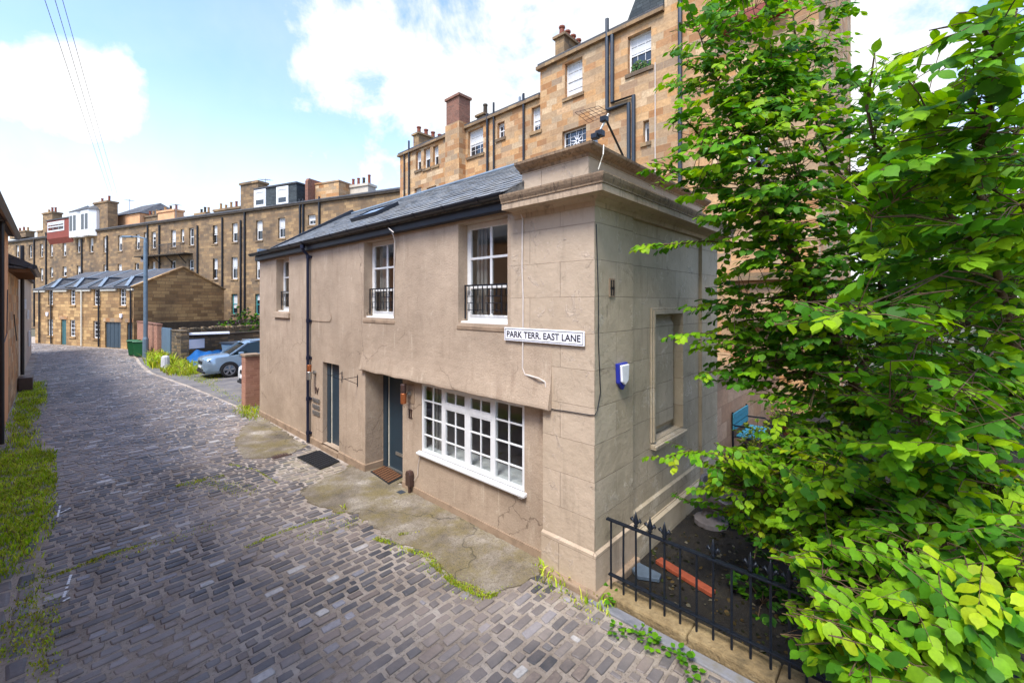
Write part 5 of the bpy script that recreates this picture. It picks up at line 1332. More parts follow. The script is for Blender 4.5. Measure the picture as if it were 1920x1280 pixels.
# ------------------------------------------------------------------ cars (nose towards -x)
def car(p, paint, label):
    t = thing('parked_car', label, 'car', p, 'cars parked in the yard'); M = Matrix.Translation(p)
    st = [(-.98, .36, .78, .66), (-.94, .27, .90, .78), (-.82, .24, .97, .86), (-.5, .22, 1.02, .90), (.1, .22, 1.06, .925), (.55, .22, 1.07, .93), (1.5, .22, 1.08, .935), (2.6, .22, 1.10, .93), (3.3, .24, 1.10, .91), (3.62, .32, 1.06, .84), (3.7, .45, .95, .74)]
    m = MB(M); rings = []
    for x, zb, zt, w in st:
        prof = [(-w * .86, zb), (-w, zb + .14), (-w, zb + (zt - zb) * .55), (-w * .985, zb + (zt - zb) * .68), (-w * .93, zt - .04), (-w * .84, zt), (0, zt + (.035 if x < .6 else .0))]
        full = prof + [(-y, z) for y, z in prof[-2::-1]]
        rings.append([m.v((x, y, z)) for y, z in full])
    n = len(rings[0])
    for a, b in zip(rings, rings[1:]):
        for k in range(n): m.Fc.append([a[k], a[(k + 1) % n], b[(k + 1) % n], b[k]])
    m.Fc.append(rings[0]); m.Fc.append(rings[-1][::-1]); m.build('body', paint, t, uv=False, smooth=True, bevel=0, weld=True).modifiers.new('es', 'EDGE_SPLIT').split_angle = math.radians(38)
    gs = [(.05, 1.045, .80, 0), (.88, 1.60, .66, 1), (1.5, 1.68, .64, 1), (2.6, 1.66, .63, 1), (3.25, 1.54, .62, 1), (3.64, 1.08, .74, 0)]
    m = MB(M); rg = []
    for x, z, w, _ in gs: rg.append([m.v((x, -.80 if z > 1.2 else -w, 1.07)), m.v((x, -w, z)), m.v((x, w, z)), m.v((x, .80 if z > 1.2 else w, 1.07))])
    for a, b in zip(rg, rg[1:]):
        for k in range(3): m.Fc.append([a[k], a[k + 1], b[k + 1], b[k]])
    m.build('windows', 'car_glass', t, uv=False)
    m = MB(M); rg = []
    for x, z, w in ((.74, 1.55, .67), (.95, 1.645, .665), (1.5, 1.71, .65), (2.6, 1.69, .64), (3.28, 1.56, .63), (3.42, 1.53, .62)):
        rg.append([m.v((x, -w, z - .05)), m.v((x, -w + .04, z)), m.v((x, 0, z + .035)), m.v((x, w - .04, z)), m.v((x, w, z - .05))])
    for a, b in zip(rg, rg[1:]):
        for k in range(4): m.Fc.append([a[k], a[k + 1], b[k + 1], b[k]])
    m.build('roof', paint, t, uv=False, smooth=True)
    for s in (-1, 1):
        m = MB(M)
        m.beam((.02, s * .80, 1.04), (.84, s * .67, 1.60), .07, .06); m.beam((1.6, s * .80, 1.06), (1.62, s * .665, 1.65), .09, .05); m.beam((2.8, s * .8, 1.06), (2.85, s * .66, 1.6), .1, .05)
        m.build('pillar', paint if s else paint, t, uv=False)
        m = MB(M); m.beam((.95, s * .66, 1.69), (3.1, s * .63, 1.66), .03, .04); m.build('roof_rail', 'steel', t, uv=False)
        m = MB(M); m.lathe([(.0, 0)], 3, cap=False) if False else None; m.box(.38, .6, s * .97 - .1, s * .97 + .1, 1.06, 1.2); m.build('mirror', paint, t, bevel=.04)
        m = MB(M); m.slab([(-.965, s * .40, .76), (-.93, s * .72, .77), (-.76, s * .885, .84), (-.77, s * .86, .90), (-.95, s * .42, .84)], .02); m.build('headlight', 'headlight', t, weld=True)
        m = MB(M); m.slab([(-.955, s * .5, .5), (-.9, s * .76, .5), (-.9, s * .76, .6), (-.955, s * .5, .6)], .025); m.build('fog_lamp', 'rubber', t, weld=True)
        for xw in (0.0, 2.79):
            w_ = .36; m = MB(M)
            arc = [(xw + .41 * math.cos(a), .36 + .41 * math.sin(a)) for a in [math.pi * k / 14 for k in range(15)]]; arc2 = [(xw + .34 * math.cos(a), .36 + .34 * math.sin(a)) for a in [math.pi * k / 14 for k in range(14, -1, -1)]]
            i = [m.v((x, s * .945, z)) for x, z in arc + arc2]; j = [m.v((x, s * .80, z)) for x, z in arc + arc2]; n = len(i)
            for k in range(n): m.Fc.append([i[k], i[(k + 1) % n], j[(k + 1) % n], j[k]])
            for k in range(14): m.Fc.append([i[k], i[k + 1], i[n - 2 - k], i[n - 1 - k]])
            m.build('wheel_arch', 'rubber', t, uv=False)
            Mw = M @ Matrix.Translation((xw, s * .84, .36)) @ Matrix.Rotation(math.pi / 2 * -s, 4, 'X')
            m = MB(Mw); m.lathe([(.24, -.11), (.33, -.11), (.36, -.07), (.36, .08), (.33, .12), (.25, .12), (.25, .08)], 24, cap=False); m.lathe([(.0, .02), (.25, .02)], 24, cap=False); wh = m.build('wheel', 'rubber', t, uv=False)
            m = MB(Mw); m.lathe([(.25, .04), (.255, .115), (.225, .118), (.222, .05)], 24, cap=False); m.lathe([(.0, .085), (.055, .085), (.06, .05)], 12, cap=False)
            for k in range(5):
                a = 2 * math.pi * k / 5 + .3
                for d in (-.13, .13): m.beam((.04 * math.cos(a), .04 * math.sin(a), .078), (.23 * math.cos(a + d), .23 * math.sin(a + d), .10), .045, .03)
            m.build('rim', 'rim', wh, uv=False)
    m = MB(M); m.box(-1.01, -.86, -.70, .70, .25, .36); m.build('bumper_trim', 'rubber', t, bevel=.03)
    for s in (-1, 1): m = MB(M); m.box(.42, 2.36, s * .935 - .02, s * .935 + .02, .24, .40); m.build('sill_trim', 'rubber', t, bevel=.015)
    for s in (-1, 1):
        m = MB(M); m.beam((.62, s * .945, .46), (.62, s * .93, 1.02), .008, .012); m.beam((1.62, s * .945, .42), (1.62, s * .93, 1.04), .008, .012); m.beam((.62, s * .946, .74), (2.7, s * .946, .78), .02, .012); m.build('door_line', 'rubber', t, uv=False)
    m = MB(M); m.box(-1.0, -.92, -.36, .36, .66, .82); m.build('grille', 'rubber', t, bevel=.02)
    m = MB(M); m.box(-.995, -.90, -.52, .52, .34, .46); m.build('lower_grille', 'rubber', t, bevel=.02)
    m = MB(M); m.box(-1.006, -.99, -.26, .26, .5, .6); m.build('number_plate', 'sign_white', t)
    return t
cw = PZ(425, 708); car(Vector((cw.x + .12, cw.y + .95, 0)), 'car_silver', 'silver grey suv parked nose out beside the blue tarpaulin')
cc_ = Vector((.8 + .98, 17.3, 0)); car(cc_, 'car_white', 'white car mostly hidden behind the brick gate pier')
# ------------------------------------------------------------------ overhead wires
for k, (u0, u1) in enumerate(((85, 213), (104, 218), (118, 226))):
    a, b = P(u0, 0, 9.0 + .3 * k), P(u1, 386, 50); a = a + (a - b) * .3
    m = MB(); n = 14; m.tube([a.lerp(b, i / n) - Vector((0, 0, .5 * 4 * (i / n) * (1 - i / n) * .1)) for i in range(n + 1)], .0065, 5)
    tag(m.build('overhead_wire', 'wire_grey', None, uv=False, root=b), ('leftmost', 'middle', 'rightmost')[k] + ' of the three overhead wires running to the far chimneys', 'wire', 'overhead wires across the sky')
# ------------------------------------------------------------------ garden edge: kerb, railing
XK = .12
yk0 = -.11
KB = thing('kerb_wall', 'low yellowish stone kerb carrying the iron railing', 'kerb wall', (XK, -2.2, 0))
y = yk0
while y > -5.2:
    ln = rnd.uniform(.8, 1.3); m = MB(); m.box(XK - .13, XK + .17, y - ln + .008, y, -.12, .10 + rnd.uniform(-.008, .008)); m.build('kerb_stone', 'kerb_yellow', KB, bevel=.025); y -= ln
KG = []
y = .0; m = MB()
while y > -5.2:
    ln = rnd.uniform(.5, .9); m.box(-.155, -.022, y - ln + .012, y, -.1, .012 + rnd.uniform(-.006, .006)); y -= ln
struct(m.build('lane_kerb', 'kerb_grey', bevel=.012))
RLG = thing('iron_railing', 'black iron railing with fleur de lis finials along the garden edge', 'railing', (XK, -2, 0))
zt1, zt0 = PX(1140, 972, XK).z, PX(1150, 1078, XK).z
fin = [(1146, 0), (1169, 0), (1192, 1), (1219, 1), (1246, 1), (1275, 0), (1306, 0), (1337, 1), (1372, 0), (1407, 1), (1445, 1), (1480, 1)]
ys = [(fy(u, XK), f) for u, f in fin]
yy = ys[-1][0]; k = 0
while yy > -4.9: yy -= .135; ys.append((yy, (k % 3) != 1)); k += 1
m = MB(); m.beam((XK, -.10, zt1), (XK, -5, zt1), .05, .022); m.build('rail', 'iron', RLG, bevel=.003); m = MB(); m.beam((XK, -.13, zt0), (XK, -5, zt0), .048, .02); m.build('rail', 'iron', RLG, bevel=.003)
for yb, f in ys:
    m = MB(); top = zt1 + (.03 if f else 0); o = Vector((XK + rnd.uniform(-.004, .004), yb, 0))
    m.tube([o + Vector((0, 0, .085)), o + Vector((rnd.uniform(-.006, .006), 0, .5)), o + Vector((0, 0, top))], .0125, 7)
    b_ = m.build('bar', 'iron', RLG, uv=False)
    if f:
        m = MB(Matrix.Translation(o + Vector((0, 0, top)))); m.lathe([(.014, 0), (.028, .012), (.014, .026), (.025, .055), (.028, .08), (.015, .13), (.002, .185)], 8)
        for s in (-1, 1): m.tube([(0, 0, .02), (0, s * .03, .06), (0, s * .054, .10), (0, s * .066, .085), (0, s * .058, .058)], [.009, .013, .015, .011, .006], 6)
        m.build('finial', 'iron', b_, uv=False, smooth=True)
# ------------------------------------------------------------------ garden things
def flat_board(pts, z, th, name, mat, label, cat):
    p = [PZ(u, v, z) for u, v in pts]; m = MB(); m.slab(ccw(p), th); tag(m.build(name, mat, None, weld=True, bevel=.006, root=sum(p, Vector()) / len(p)), label, cat)
flat_board([(1229, 1056), (1240, 1050), (1342, 1112), (1334, 1120)], -.02, .05, 'plank', 'plank_orange', 'orange red painted plank lying on the dark garden soil', 'plank')
flat_board([(1180, 1066), (1190, 1056), (1240, 1082), (1236, 1092), (1196, 1086)], -.02, .05, 'slate_slab', 'slate_board', 'grey slate slab on the soil beside the orange plank', 'slab')
ub = PZ(1345, 985, -.03)
UR = thing('stone_urn', 'pale grey broken stone urn half hidden under the leaves by the gable', 'urn', ub)
m = MB(Matrix.Translation(ub + Vector((.0, .1, 0)))); m.lathe([(.26, 0), (.26, .08), (.14, .12), (.11, .24), (.2, .32)], 14); m.build('foot', 'stone_grey', UR, bevel=.01)
m = MB(Matrix.Translation(ub + Vector((0, .1, .3))) @ Matrix.Rotation(.5, 4, 'X')); m.lathe([(.16, 0), (.28, .1), (.34, .28), (.36, .34), (.31, .34), (.24, .15), (.0, .1)], 16, cap=False); m.build('bowl', 'stone_grey', UR)
bs = PY(1400, 790, -.75)
BN = thing('garden_bench', 'sky blue garden bench with black iron arms against the stone wall', 'bench', (7.3, .1, 0))
MBn = Fr((7.3, .30, -.03), (1, 0, 0), (0, -1, 0))
for k in range(4): m = MB(MBn); m.box(-.62, .62, .08 + .12 * k, .18 + .12 * k, .42, .45); m.build('seat_slat', 'bench_blue', BN)
for c in (.55, .70, .83): m = MB(MBn); m.box(-.62, .62, .0, .03, c, c + .12); m.build('back_slat', 'bench_blue', BN)
for s in (-1, 1): m = MB(MBn); m.tube([(s * .6, .0, 0), (s * .6, -.01, .98)], .022, 6); m.tube([(s * .6, .5, 0), (s * .6, .5, .62), (s * .6, .42, .68), (s * .6, 0, .66)], .02, 6); m.tube([(s * .6, 0, .4), (s * .6, .52, .4)], .018, 6); m.build('end_frame', 'iron', BN, uv=False)
LEAFC = [L(76, 132, 20), L(92, 148, 24), L(64, 118, 22), L(106, 158, 26), L(56, 106, 22)]
YOUNG = [L(122, 166, 22), L(140, 176, 24), L(112, 158, 22)]
DARKC = [L(36, 76, 24), L(46, 88, 28), L(30, 66, 26), L(58, 100, 34)]
UP = Vector((0, 0, 1))
_LEAF = [(0, 0, 0), (.30, .27, .035), (.62, .33, .03), (.86, .17, .0), (1.08, 0, -.09), (.30, 0, -.02), (.62, 0, -.03), (.86, 0, -.05)]
def leaf(m, p, d, nrm, s, col, curl=.12, w=1.0):
    d = d.normalized(); r = d.cross(nrm)
    if r.length < 1e-3: r = d.cross(Vector((1, .3, .2)))
    r.normalize(); n = r.cross(d)
    m.col = col
    def q(x, y, z): return m.v(p + d * (x * s) + r * (y * s * w) + n * ((z - curl * x * x) * s))
    b = q(0, 0, 0); m1 = q(.30, 0, 0); m2 = q(.62, 0, 0); m3 = q(.88, 0, -.01); tip = q(1.12, 0, -.04)
    for sg in (1, -1):
        a1 = q(.14, .23 * sg, .012); a2 = q(.36, .43 * sg, .016); a3 = q(.62, .45 * sg, .008); a4 = q(.84, .30 * sg, -.004); a5 = q(.96, .13 * sg, -.012)
        m.Fc += [f if sg > 0 else f[::-1] for f in ([b, m1, a2, a1], [m1, m2, a3, a2], [m2, m3, a4, a3], [m3, tip, a5, a4])]
def spray(ml, mt, p0, p1, s, pal, dens=1.0, tipc=None, rt=.004):
    oh = Vector((p1.x - p0.x, p1.y - p0.y, 0)); oh = oh.normalized() if oh.length > 1e-3 else Vector((-1, 0, 0)); oh = (oh + Vector((-.55, -.1, 0))) * .5
    L_ = (p1 - p0).length; n = max(4, int(L_ / (s * .42) * dens)); d = (p1 - p0).normalized()
    mid = p0.lerp(p1, .5) + Vector((rnd.uniform(-.04, .04), rnd.uniform(-.04, .04), .06 * L_))
    pts = [p0, p0.lerp(mid, .6), mid, mid.lerp(p1, .55) + Vector((0, 0, .02 * L_)), p1]
    mt.tube(pts, [rt * .9, rt * .8, rt * .6, rt * .5, rt * .3], 4, cap=False)
    tone = rnd.choice(pal) if not tipc or rnd.random() < .62 else rnd.choice(tipc); tk = rnd.uniform(.8, 1.15)
    sidev = d.cross(UP)
    sidev = sidev.normalized() if sidev.length > .05 else Vector((1, 0, 0))
    for k in range(n):
        f = (k + .5) / n; x = f * 4; i = min(3, int(x)); p = pts[i].lerp(pts[i + 1], x - i); sg = 1 if k % 2 else -1
        ang = rnd.uniform(.45, 1.35)
        dd = d * math.cos(ang) + sidev * (sg * math.sin(ang)) + Vector((0, 0, rnd.uniform(-.95, .12)))
        nn = (UP + oh * rnd.uniform(.1, 1.2) + Vector((rnd.gauss(0, .42), rnd.gauss(0, .42), 0))).normalized()
        sz = s * rnd.uniform(.7, 1.15) * (1 - .25 * abs(f - .6))
        c = tone if rnd.random() < .8 else rnd.choice(pal); kk = tk * rnd.uniform(.88, 1.12)
        leaf(ml, p, dd, nn, sz, (c[0] * kk, c[1] * kk, c[2] * kk), rnd.uniform(.05, .3), rnd.uniform(.85, 1.1))
    leaf(ml, pts[-1], d + Vector((0, 0, -.3)), UP, s * .8, tone[:3], .2)
def nearest(pt, lines):
    best = None
    for ln in lines:
        for q in ln:
            dz = (q.z - pt.z); c = (q - pt).length + max(0, dz) * 1.5
            if best is None or c < best[0]: best = (c, q)
    return best[1]
def dens_line(pts, n=8):
    out = []
    for a, b in zip(pts, pts[1:]): out += [a.lerp(b, i / n) for i in range(n)]
    return out + [pts[-1]]
def grow(root, stems, blobs, s, pal, tipc, fixed=(), mult=2.3):
    """stems: [(polyline, radii)]; blobs: (u, v, ru, rv, t0, t1, n) volumes of leafy twigs; fixed: twigs of the outline"""
    ml, mt = MB(), MB(); lines = []
    for k, (pts, rad) in enumerate(stems):
        m = MB(); pp = []; rr_ = []
        for i in range(len(pts) - 1):
            for f in (0, .33, .66): pp.append(pts[i].lerp(pts[i + 1], f) + Vector((rnd.uniform(-1, 1), rnd.uniform(-1, 1), 0)) * (.012 if f else 0)); rr_.append(rad[i] + (rad[i + 1] - rad[i]) * f)
        pp.append(pts[-1]); rr_.append(rad[-1]); m.tube(pp, rr_, 8); m.build('trunk' if k == 0 else 'limb', 'bark', root, uv=False, smooth=True)
        lines.append(dens_line(pts))
    for (u, v, ru, rv, t0, t1, n, *rest) in blobs:
        sc = rest[0] if rest else 1.0; sub = []
        for k in range(max(2, n // 14)):
            a = rnd.uniform(0, 6.28); e = P(u + ru * .6 * math.cos(a), v + rv * .6 * math.sin(a), rnd.uniform(t0, t1)); b = nearest(e, lines)
            md = b.lerp(e, .5) + Vector((0, 0, .08 * (e - b).length)); pts = [b, b.lerp(md, .5) + Vector((0, 0, .03)), md, e]
            mt.tube(pts, [.011, .009, .007, .004], 5, cap=False); sub.append(dens_line(pts))
        for k in range(int(n * mult)):
            a = rnd.uniform(0, 6.28); r = math.sqrt(rnd.random()); t = rnd.uniform(t0, t1)
            r *= 1.22; e = P(u + ru * r * math.cos(a), v + rv * r * math.sin(a), t); b = nearest(e, sub + lines)
            out = Vector((e.x - b.x, e.y - b.y, 0)); out = out.normalized() if out.length > .05 else Vector((rnd.uniform(-1, 1), rnd.uniform(-1, 1), 0)).normalized()
            out = (out + Vector((rnd.uniform(-.7, .7), rnd.uniform(-.7, .7), rnd.uniform(-.3, .22)))).normalized()
            Ln = rnd.uniform(.32, .62) * (s / .11) ** .5; st = e - out * Ln
            b2 = nearest(st, sub + lines)
            if (b2 - st).length < 1.2: mt.tube([b2, b2.lerp(st, .5) + Vector((0, 0, .03)), st], [.004, .004, .003], 4, cap=False)
            spray(ml, mt, st, e, s * sc, pal, 1.0, tipc)
    for (pts, sc, t0, t1) in fixed:
        q = [P(u, v, t0 + (t1 - t0) * i / (len(pts) - 1)) for i, (u, v) in enumerate(pts)]
        b = nearest(q[0], lines); mt.tube([b, b.lerp(q[0], .5) + Vector((0, 0, .04))] + q, [.014] + [.011] * len(q) + [.005], 5, cap=False)
        for a, c in zip(q, q[1:]):
            spray(ml, mt, a, c, s * sc, pal, 1.15, tipc)
            for k in range(2):
                o = a.lerp(c, rnd.uniform(.2, .9)); d = (c - a).normalized(); sd_ = d.cross(UP).normalized() * rnd.choice((-1, 1))
                spray(ml, mt, o, o + (d * .7 + sd_ * .8 + Vector((0, 0, rnd.uniform(-.25, .1)))).normalized() * rnd.uniform(.2, .34), s * sc * .9, pal, 1, tipc)
    mt.build('twigs', 'bark', root, uv=False, smooth=True)
    ml.build('crown', 'leaf', root, uv=False, smooth=True)
Q = lambda t, *uv: [P(u, v, t) for u, v in uv]
t1 = 5.4
TA = thing('broadleaf_tree', 'young multi stemmed broadleaf tree spreading in front of the tenement beside the gable', 'tree', (*PZ(1655, 1100, -.03)[:2], 0))
g0 = PZ(1655, 1100, -.05)
stA = [([g0] + Q(t1, (1641, 843), (1629, 792), (1594, 694), (1563, 624), (1516, 542), (1481, 460), (1461, 422), (1430, 352), (1418, 285), (1403, 227), (1392, 150)), [.085, .075, .07, .06, .05, .045, .035, .03, .026, .022, .016, .008]),
       ([P(1600, 705, t1)] + Q(t1 + .2, (1660, 640)) + Q(t1 + .3, (1657, 569), (1645, 483), (1626, 402), (1594, 352), (1555, 301), (1536, 246), (1510, 170), (1490, 60), (1480, -20)), [.05, .045, .042, .038, .034, .03, .025, .02, .016, .012, .008]),
       (Q(t1, (1594, 352)) + Q(t1 - .3, (1640, 300), (1690, 220), (1720, 140)), [.02, .016, .012, .007]),
       (Q(t1, (1418, 285)) + Q(t1 - .1, (1370, 210), (1330, 120), (1310, 60)), [.014, .012, .009, .006])]
blA = [(1335, 200, 85, 150, 4.6, 5.6, 36), (1430, 80, 110, 110, 4.4, 5.6, 44), (1560, 50, 50, 80, 4.6, 5.6, 10), (1420, 300, 95, 110, 4.2, 5.6, 44), (1520, 270, 90, 110, 4.4, 5.6, 36), (1300, 330, 60, 40, 4.6, 5.2, 9),
       (1400, 430, 80, 60, 4.6, 5.6, 26), (1530, 420, 110, 80, 4.4, 6, 36), (1440, 560, 110, 60, 5.0, 6.2, 34), (1560, 590, 120, 90, 4.6, 6.4, 44), (1380, 660, 70, 50, 5.2, 6.2, 18), (1480, 690, 100, 60, 5.0, 6.2, 30), (1620, 720, 110, 80, 4.8, 6.4, 36), (1570, 770, 90, 40, 5.2, 7, 26), (1480, 640, 90, 50, 5.2, 6.4, 18), (1640, 320, 80, 80, 4.6, 5.6, 26), (1680, 480, 90, 90, 4.8, 6.2, 34), (1590, 200, 60, 60, 4.6, 5.6, 12), (1720, 380, 80, 60, 4.4, 5.6, 22), (1480, 160, 90, 70, 4.5, 5.6, 24)]
fxA = [([(1440, 470), (1380, 455), (1320, 452), (1255, 458), (1192, 462)], .9, 5.2, 4.9), ([(1400, 400), (1345, 345), (1290, 325), (1240, 318)], .95, 5.2, 5.0), ([(1420, 560), (1350, 575), (1290, 580)], .9, 5.4, 5.2), ([(1400, 600), (1330, 625), (1250, 632)], .9, 5.5, 5.2), ([(1360, 140), (1310, 130), (1275, 120)], .95, 5.2, 5.1), ([(1345, 300), (1300, 240), (1285, 225)], .9, 5.2, 5.0), ([(1400, 700), (1340, 695), (1310, 705)], .85, 5.6, 5.4)]
grow(TA, stA, blA, .098, LEAFC, YOUNG, fxA, 2.3)
TB = thing('broadleaf_tree', 'leaning broadleaf tree at the right edge with large leaves overhanging the lane', 'tree', (*PZ(1740, 1100, -.03)[:2], 0))
t2 = 4.4; g1 = PZ(1738, 1110, -.05)
stB = [([g1] + Q(t2, (1790, 960), (1864, 850), (1910, 740)) + Q(t2 - .2, (1903, 655), (1895, 518), (1890, 400), (1905, 250)), [.12, .105, .095, .06, .045, .035, .026, .015]),
       (Q(t2 - .1, (1905, 640)) + Q(3.6, (1864, 484), (1766, 390)) + Q(3.2, (1735, 344), (1700, 310)), [.035, .028, .022, .016, .009]),
       (Q(t2 - .3, (1890, 420)) + Q(3.0, (1800, 330)) + Q(2.5, (1850, 240), (1890, 120), (1905, 20)), [.026, .02, .016, .012, .008])]
blB = [(1870, 70, 60, 90, 2.1, 2.8, 9), (1800, 210, 100, 50, 2.3, 3.2, 12), (1660, 180, 40, 60, 3.4, 4.4, 6), (1780, 290, 120, 40, 2.5, 3.6, 14), (1850, 400, 110, 90, 2.6, 4.2, 40), (1690, 395, 100, 50, 2.8, 3.8, 20), (1660, 590, 130, 22, 2.5, 3.1, 9), (1790, 620, 130, 90, 3.4, 5, 46), (1700, 735, 110, 50, 2.9, 4.2, 22), (1850, 760, 110, 80, 3, 5, 36), (1750, 830, 150, 40, 3, 4, 18), (1770, 500, 120, 70, 3.6, 5.0, 34), (2020, 300, 90, 160, 3.0, 4.4, 22), (2060, 620, 130, 160, 3.2, 4.8, 26)]
fxB = [([(1880, 110), (1840, 50), (1800, 60)], 1.05, 2.4, 2.2), ([(1700, 330), (1640, 270), (1625, 200), (1640, 100)], 1, 3.2, 3.0), ([(1820, 330), (1740, 300), (1650, 320)], 1.05, 2.7, 2.5)]
grow(TB, stB, blB, .102, LEAFC + YOUNG[:1], YOUNG, fxB, 2.1)
TC = thing('leafy_shrub', 'bright green leafy shrub spilling over the iron railing', 'shrub', (*PZ(1600, 1130, -.03)[:2], 0))
g2 = PZ(1610, 1140, -.05)
stC = [([g2] + Q(4.1, (1600, 1030), (1570, 980), (1540, 935)), [.035, .028, .02, .01]), ([g2] + Q(3.8, (1660, 1010), (1700, 950), (1750, 900)), [.03, .025, .018, .009]), ([g2] + Q(3.2, (1660, 1090), (1700, 1110), (1760, 1150)), [.028, .02, .016, .008]), ([g2] + Q(3.6, (1580, 1090), (1560, 1120), (1540, 1180)), [.024, .018, .014, .008]), ([g2] + Q(4.8, (1520, 1010), (1440, 930), (1380, 890)), [.03, .024, .016, .008])]
blC = [(1420, 870, 90, 28, 5.0, 5.8, 20, .85), (1390, 930, 80, 50, 4.8, 5.6, 26, .8), (1540, 880, 120, 40, 4.2, 5.2, 32, .95), (1560, 830, 110, 30, 4.8, 6.0, 26, .85), (1450, 980, 60, 40, 4.6, 5.2, 14, .8), (1660, 930, 150, 55, 3.7, 4.6, 46), (1820, 930, 110, 60, 3.4, 4.4, 36), (1560, 980, 90, 60, 3.9, 4.6, 34), (1680, 1030, 130, 60, 3.3, 4.1, 44), (1840, 1060, 90, 80, 2.8, 3.8, 36), (1600, 1090, 80, 60, 3.2, 3.8, 26), (1740, 1140, 110, 70, 2.6, 3.3, 34), (1580, 1200, 70, 55, 2.9, 3.4, 18), (1700, 1230, 130, 50, 2.4, 2.9, 24), (1860, 1200, 80, 90, 2.3, 3.0, 24), (2000, 1080, 90, 130, 2.8, 3.8, 16)]
fxC = [([(1400, 850), (1330, 850), (1290, 845), (1245, 860)], .9, 5.2, 4.9), ([(1420, 900), (1370, 870), (1335, 880)], .85, 5.0, 4.9), ([(1440, 960), (1360, 960), (1290, 940)], .8, 5.4, 5.3), ([(1560, 1060), (1520, 1030), (1505, 1010)], .95, 3.7, 3.6)]
grow(TC, stC, blC, .096, LEAFC + YOUNG, YOUNG + [L(164, 184, 28)], fxC, 2.3)
# trees farther down the slope
def far_tree(u, v0, t, blobs, label, s=.15, pal=DARKC):
    b = P(u, v0, t); b.z = min(b.z, -.05); tr = thing('broadleaf_tree', label, 'tree', b)
    st = [([b] + Q(t, (u + 6, (v0 + 400) / 2 + 100), (u + 15, 480), (u + 5, 350)), [.14, .12, .08, .03]), (Q(t, (u + 10, 650), (u - 60, 520), (u - 110, 420)), [.07, .05, .02]), (Q(t, (u + 10, 620), (u + 70, 520), (u + 100, 430)), [.07, .05, .02])]
    grow(tr, st, blobs, s, pal, None, mult=1.6)
far_tree(1720, 830, 9, [(1640, 520, 110, 140, 8, 10, 70), (1740, 440, 130, 120, 8, 10, 70), (1760, 620, 120, 130, 8, 10, 90), (1640, 700, 110, 90, 8, 10, 50)], 'dark broadleaf tree in the garden behind the leaning tree')
far_tree(1880, 850, 11, [(1860, 480, 120, 140, 10, 12.5, 90), (1880, 680, 110, 120, 10, 12.5, 90), (1780, 760, 150, 80, 9, 12, 70)], 'dark broadleaf tree beyond the garden at the right edge')
far_tree(2150, 830, 10, [(2140, 480, 170, 160, 8, 12, 70), (2200, 680, 180, 130, 8, 12, 70)], 'dark broadleaf tree just beyond the right edge of the view')
# low planting by the bench
def bush(c, r, h, n, s, pal, label, name='garden_plant', up=.3, pot=None):
    t = thing(name, label, 'plant', c); ml, mt = MB(), MB()
    z0 = 0
    if pot: m = MB(Matrix.Translation(c)); m.lathe([(.14, 0), (.2, .3), (.22, .3), (.22, .36), (.17, .36), (.16, .3)], 14); m.build('pot', pot, t); z0 = .33
    for k in range(n):
        a = rnd.uniform(0, 6.28); q = math.sqrt(rnd.random()); zz = rnd.random(); e = c + Vector((r * q * math.cos(a), r * q * math.sin(a), z0 + h * zz * (1 - .5 * q)))
        d = (e - c - Vector((0, 0, z0 + h * .2))); d = d.normalized() if d.length > .01 else UP
        for j in range(5):
            cc = rnd.choice(pal); kk = rnd.uniform(.6, 1.3); dd = d + Vector((rnd.uniform(-.8, .8), rnd.uniform(-.8, .8), rnd.uniform(-.3, .6)))
            leaf(ml, e, dd, (UP + dd * .3 + Vector((rnd.uniform(-.4, .4), rnd.uniform(-.4, .4), 0))).normalized(), s * rnd.uniform(.7, 1.2), (cc[0] * kk, cc[1] * kk, cc[2] * kk), .2, .8)
        if k % 4 == 0: mt.tube([c + Vector((0, 0, z0)), c.lerp(e, .6) + Vector((0, 0, .05)), e], .005, 4, cap=False)
    mt.build('stem', 'bark', t, uv=False); ml.build('foliage', 'leaf', t, uv=False, smooth=True)
YG = [L(132, 148, 44), L(104, 132, 40), L(156, 164, 60), L(70, 104, 34)]
bp_ = PZ(1422, 870, -.03); bush(bp_, .48, .75, 120, .07, YG, 'round speckled shrub in a pot in front of the blue bench', pot='rubber')
bp_ = PZ(1480, 815, -.03); bush(bp_, .6, 1.1, 110, .09, [L(150, 170, 50), L(120, 150, 40), L(96, 132, 40)], 'yellow green potted plant right of the blue bench', pot='terracotta')
bp_ = PZ(1440, 790, -.03); bush(bp_, .6, 1.3, 80, .09, YG, 'tall yellow green plant against the garden wall behind the bench')
bush(PZ(1430, 1130, -.03), .32, .5, 34, .1, DARKC + LEAFC[:2], 'small dark green seedling behind the railing right of the orange plank')
bush(PZ(1500, 1120, -.03), .4, .6, 40, .1, LEAFC + DARKC[:1], 'leafy seedling plant at the foot of the bright shrub')
bush(PZ(1420, 1010, -.03), .5, .4, 40, .1, DARKC, 'low dark ground plant between the stone urn and the railing')
bp_ = P(452, 600, 33.5); bp_.z = 0; bush(bp_, 1.6, 3.6, 300, .2, [L(70, 104, 40), L(96, 130, 44), L(112, 84, 104), L(60, 90, 44)], 'purple green shrub growing over the yard wall', name='yard_shrub')
bp_ = P(480, 600, 33); bp_.z = 0; bush(bp_, 1.4, 2.9, 220, .2, LEAFC + DARKC, 'green shrub beside the house end above the yard wall', name='yard_shrub')
bp_ = P(418, 612, 34.0); bp_.z = 0; bush(bp_, 1.2, 2.3, 160, .2, LEAFC + YG, 'low yellow green shrub on top of the yard wall', name='yard_shrub')
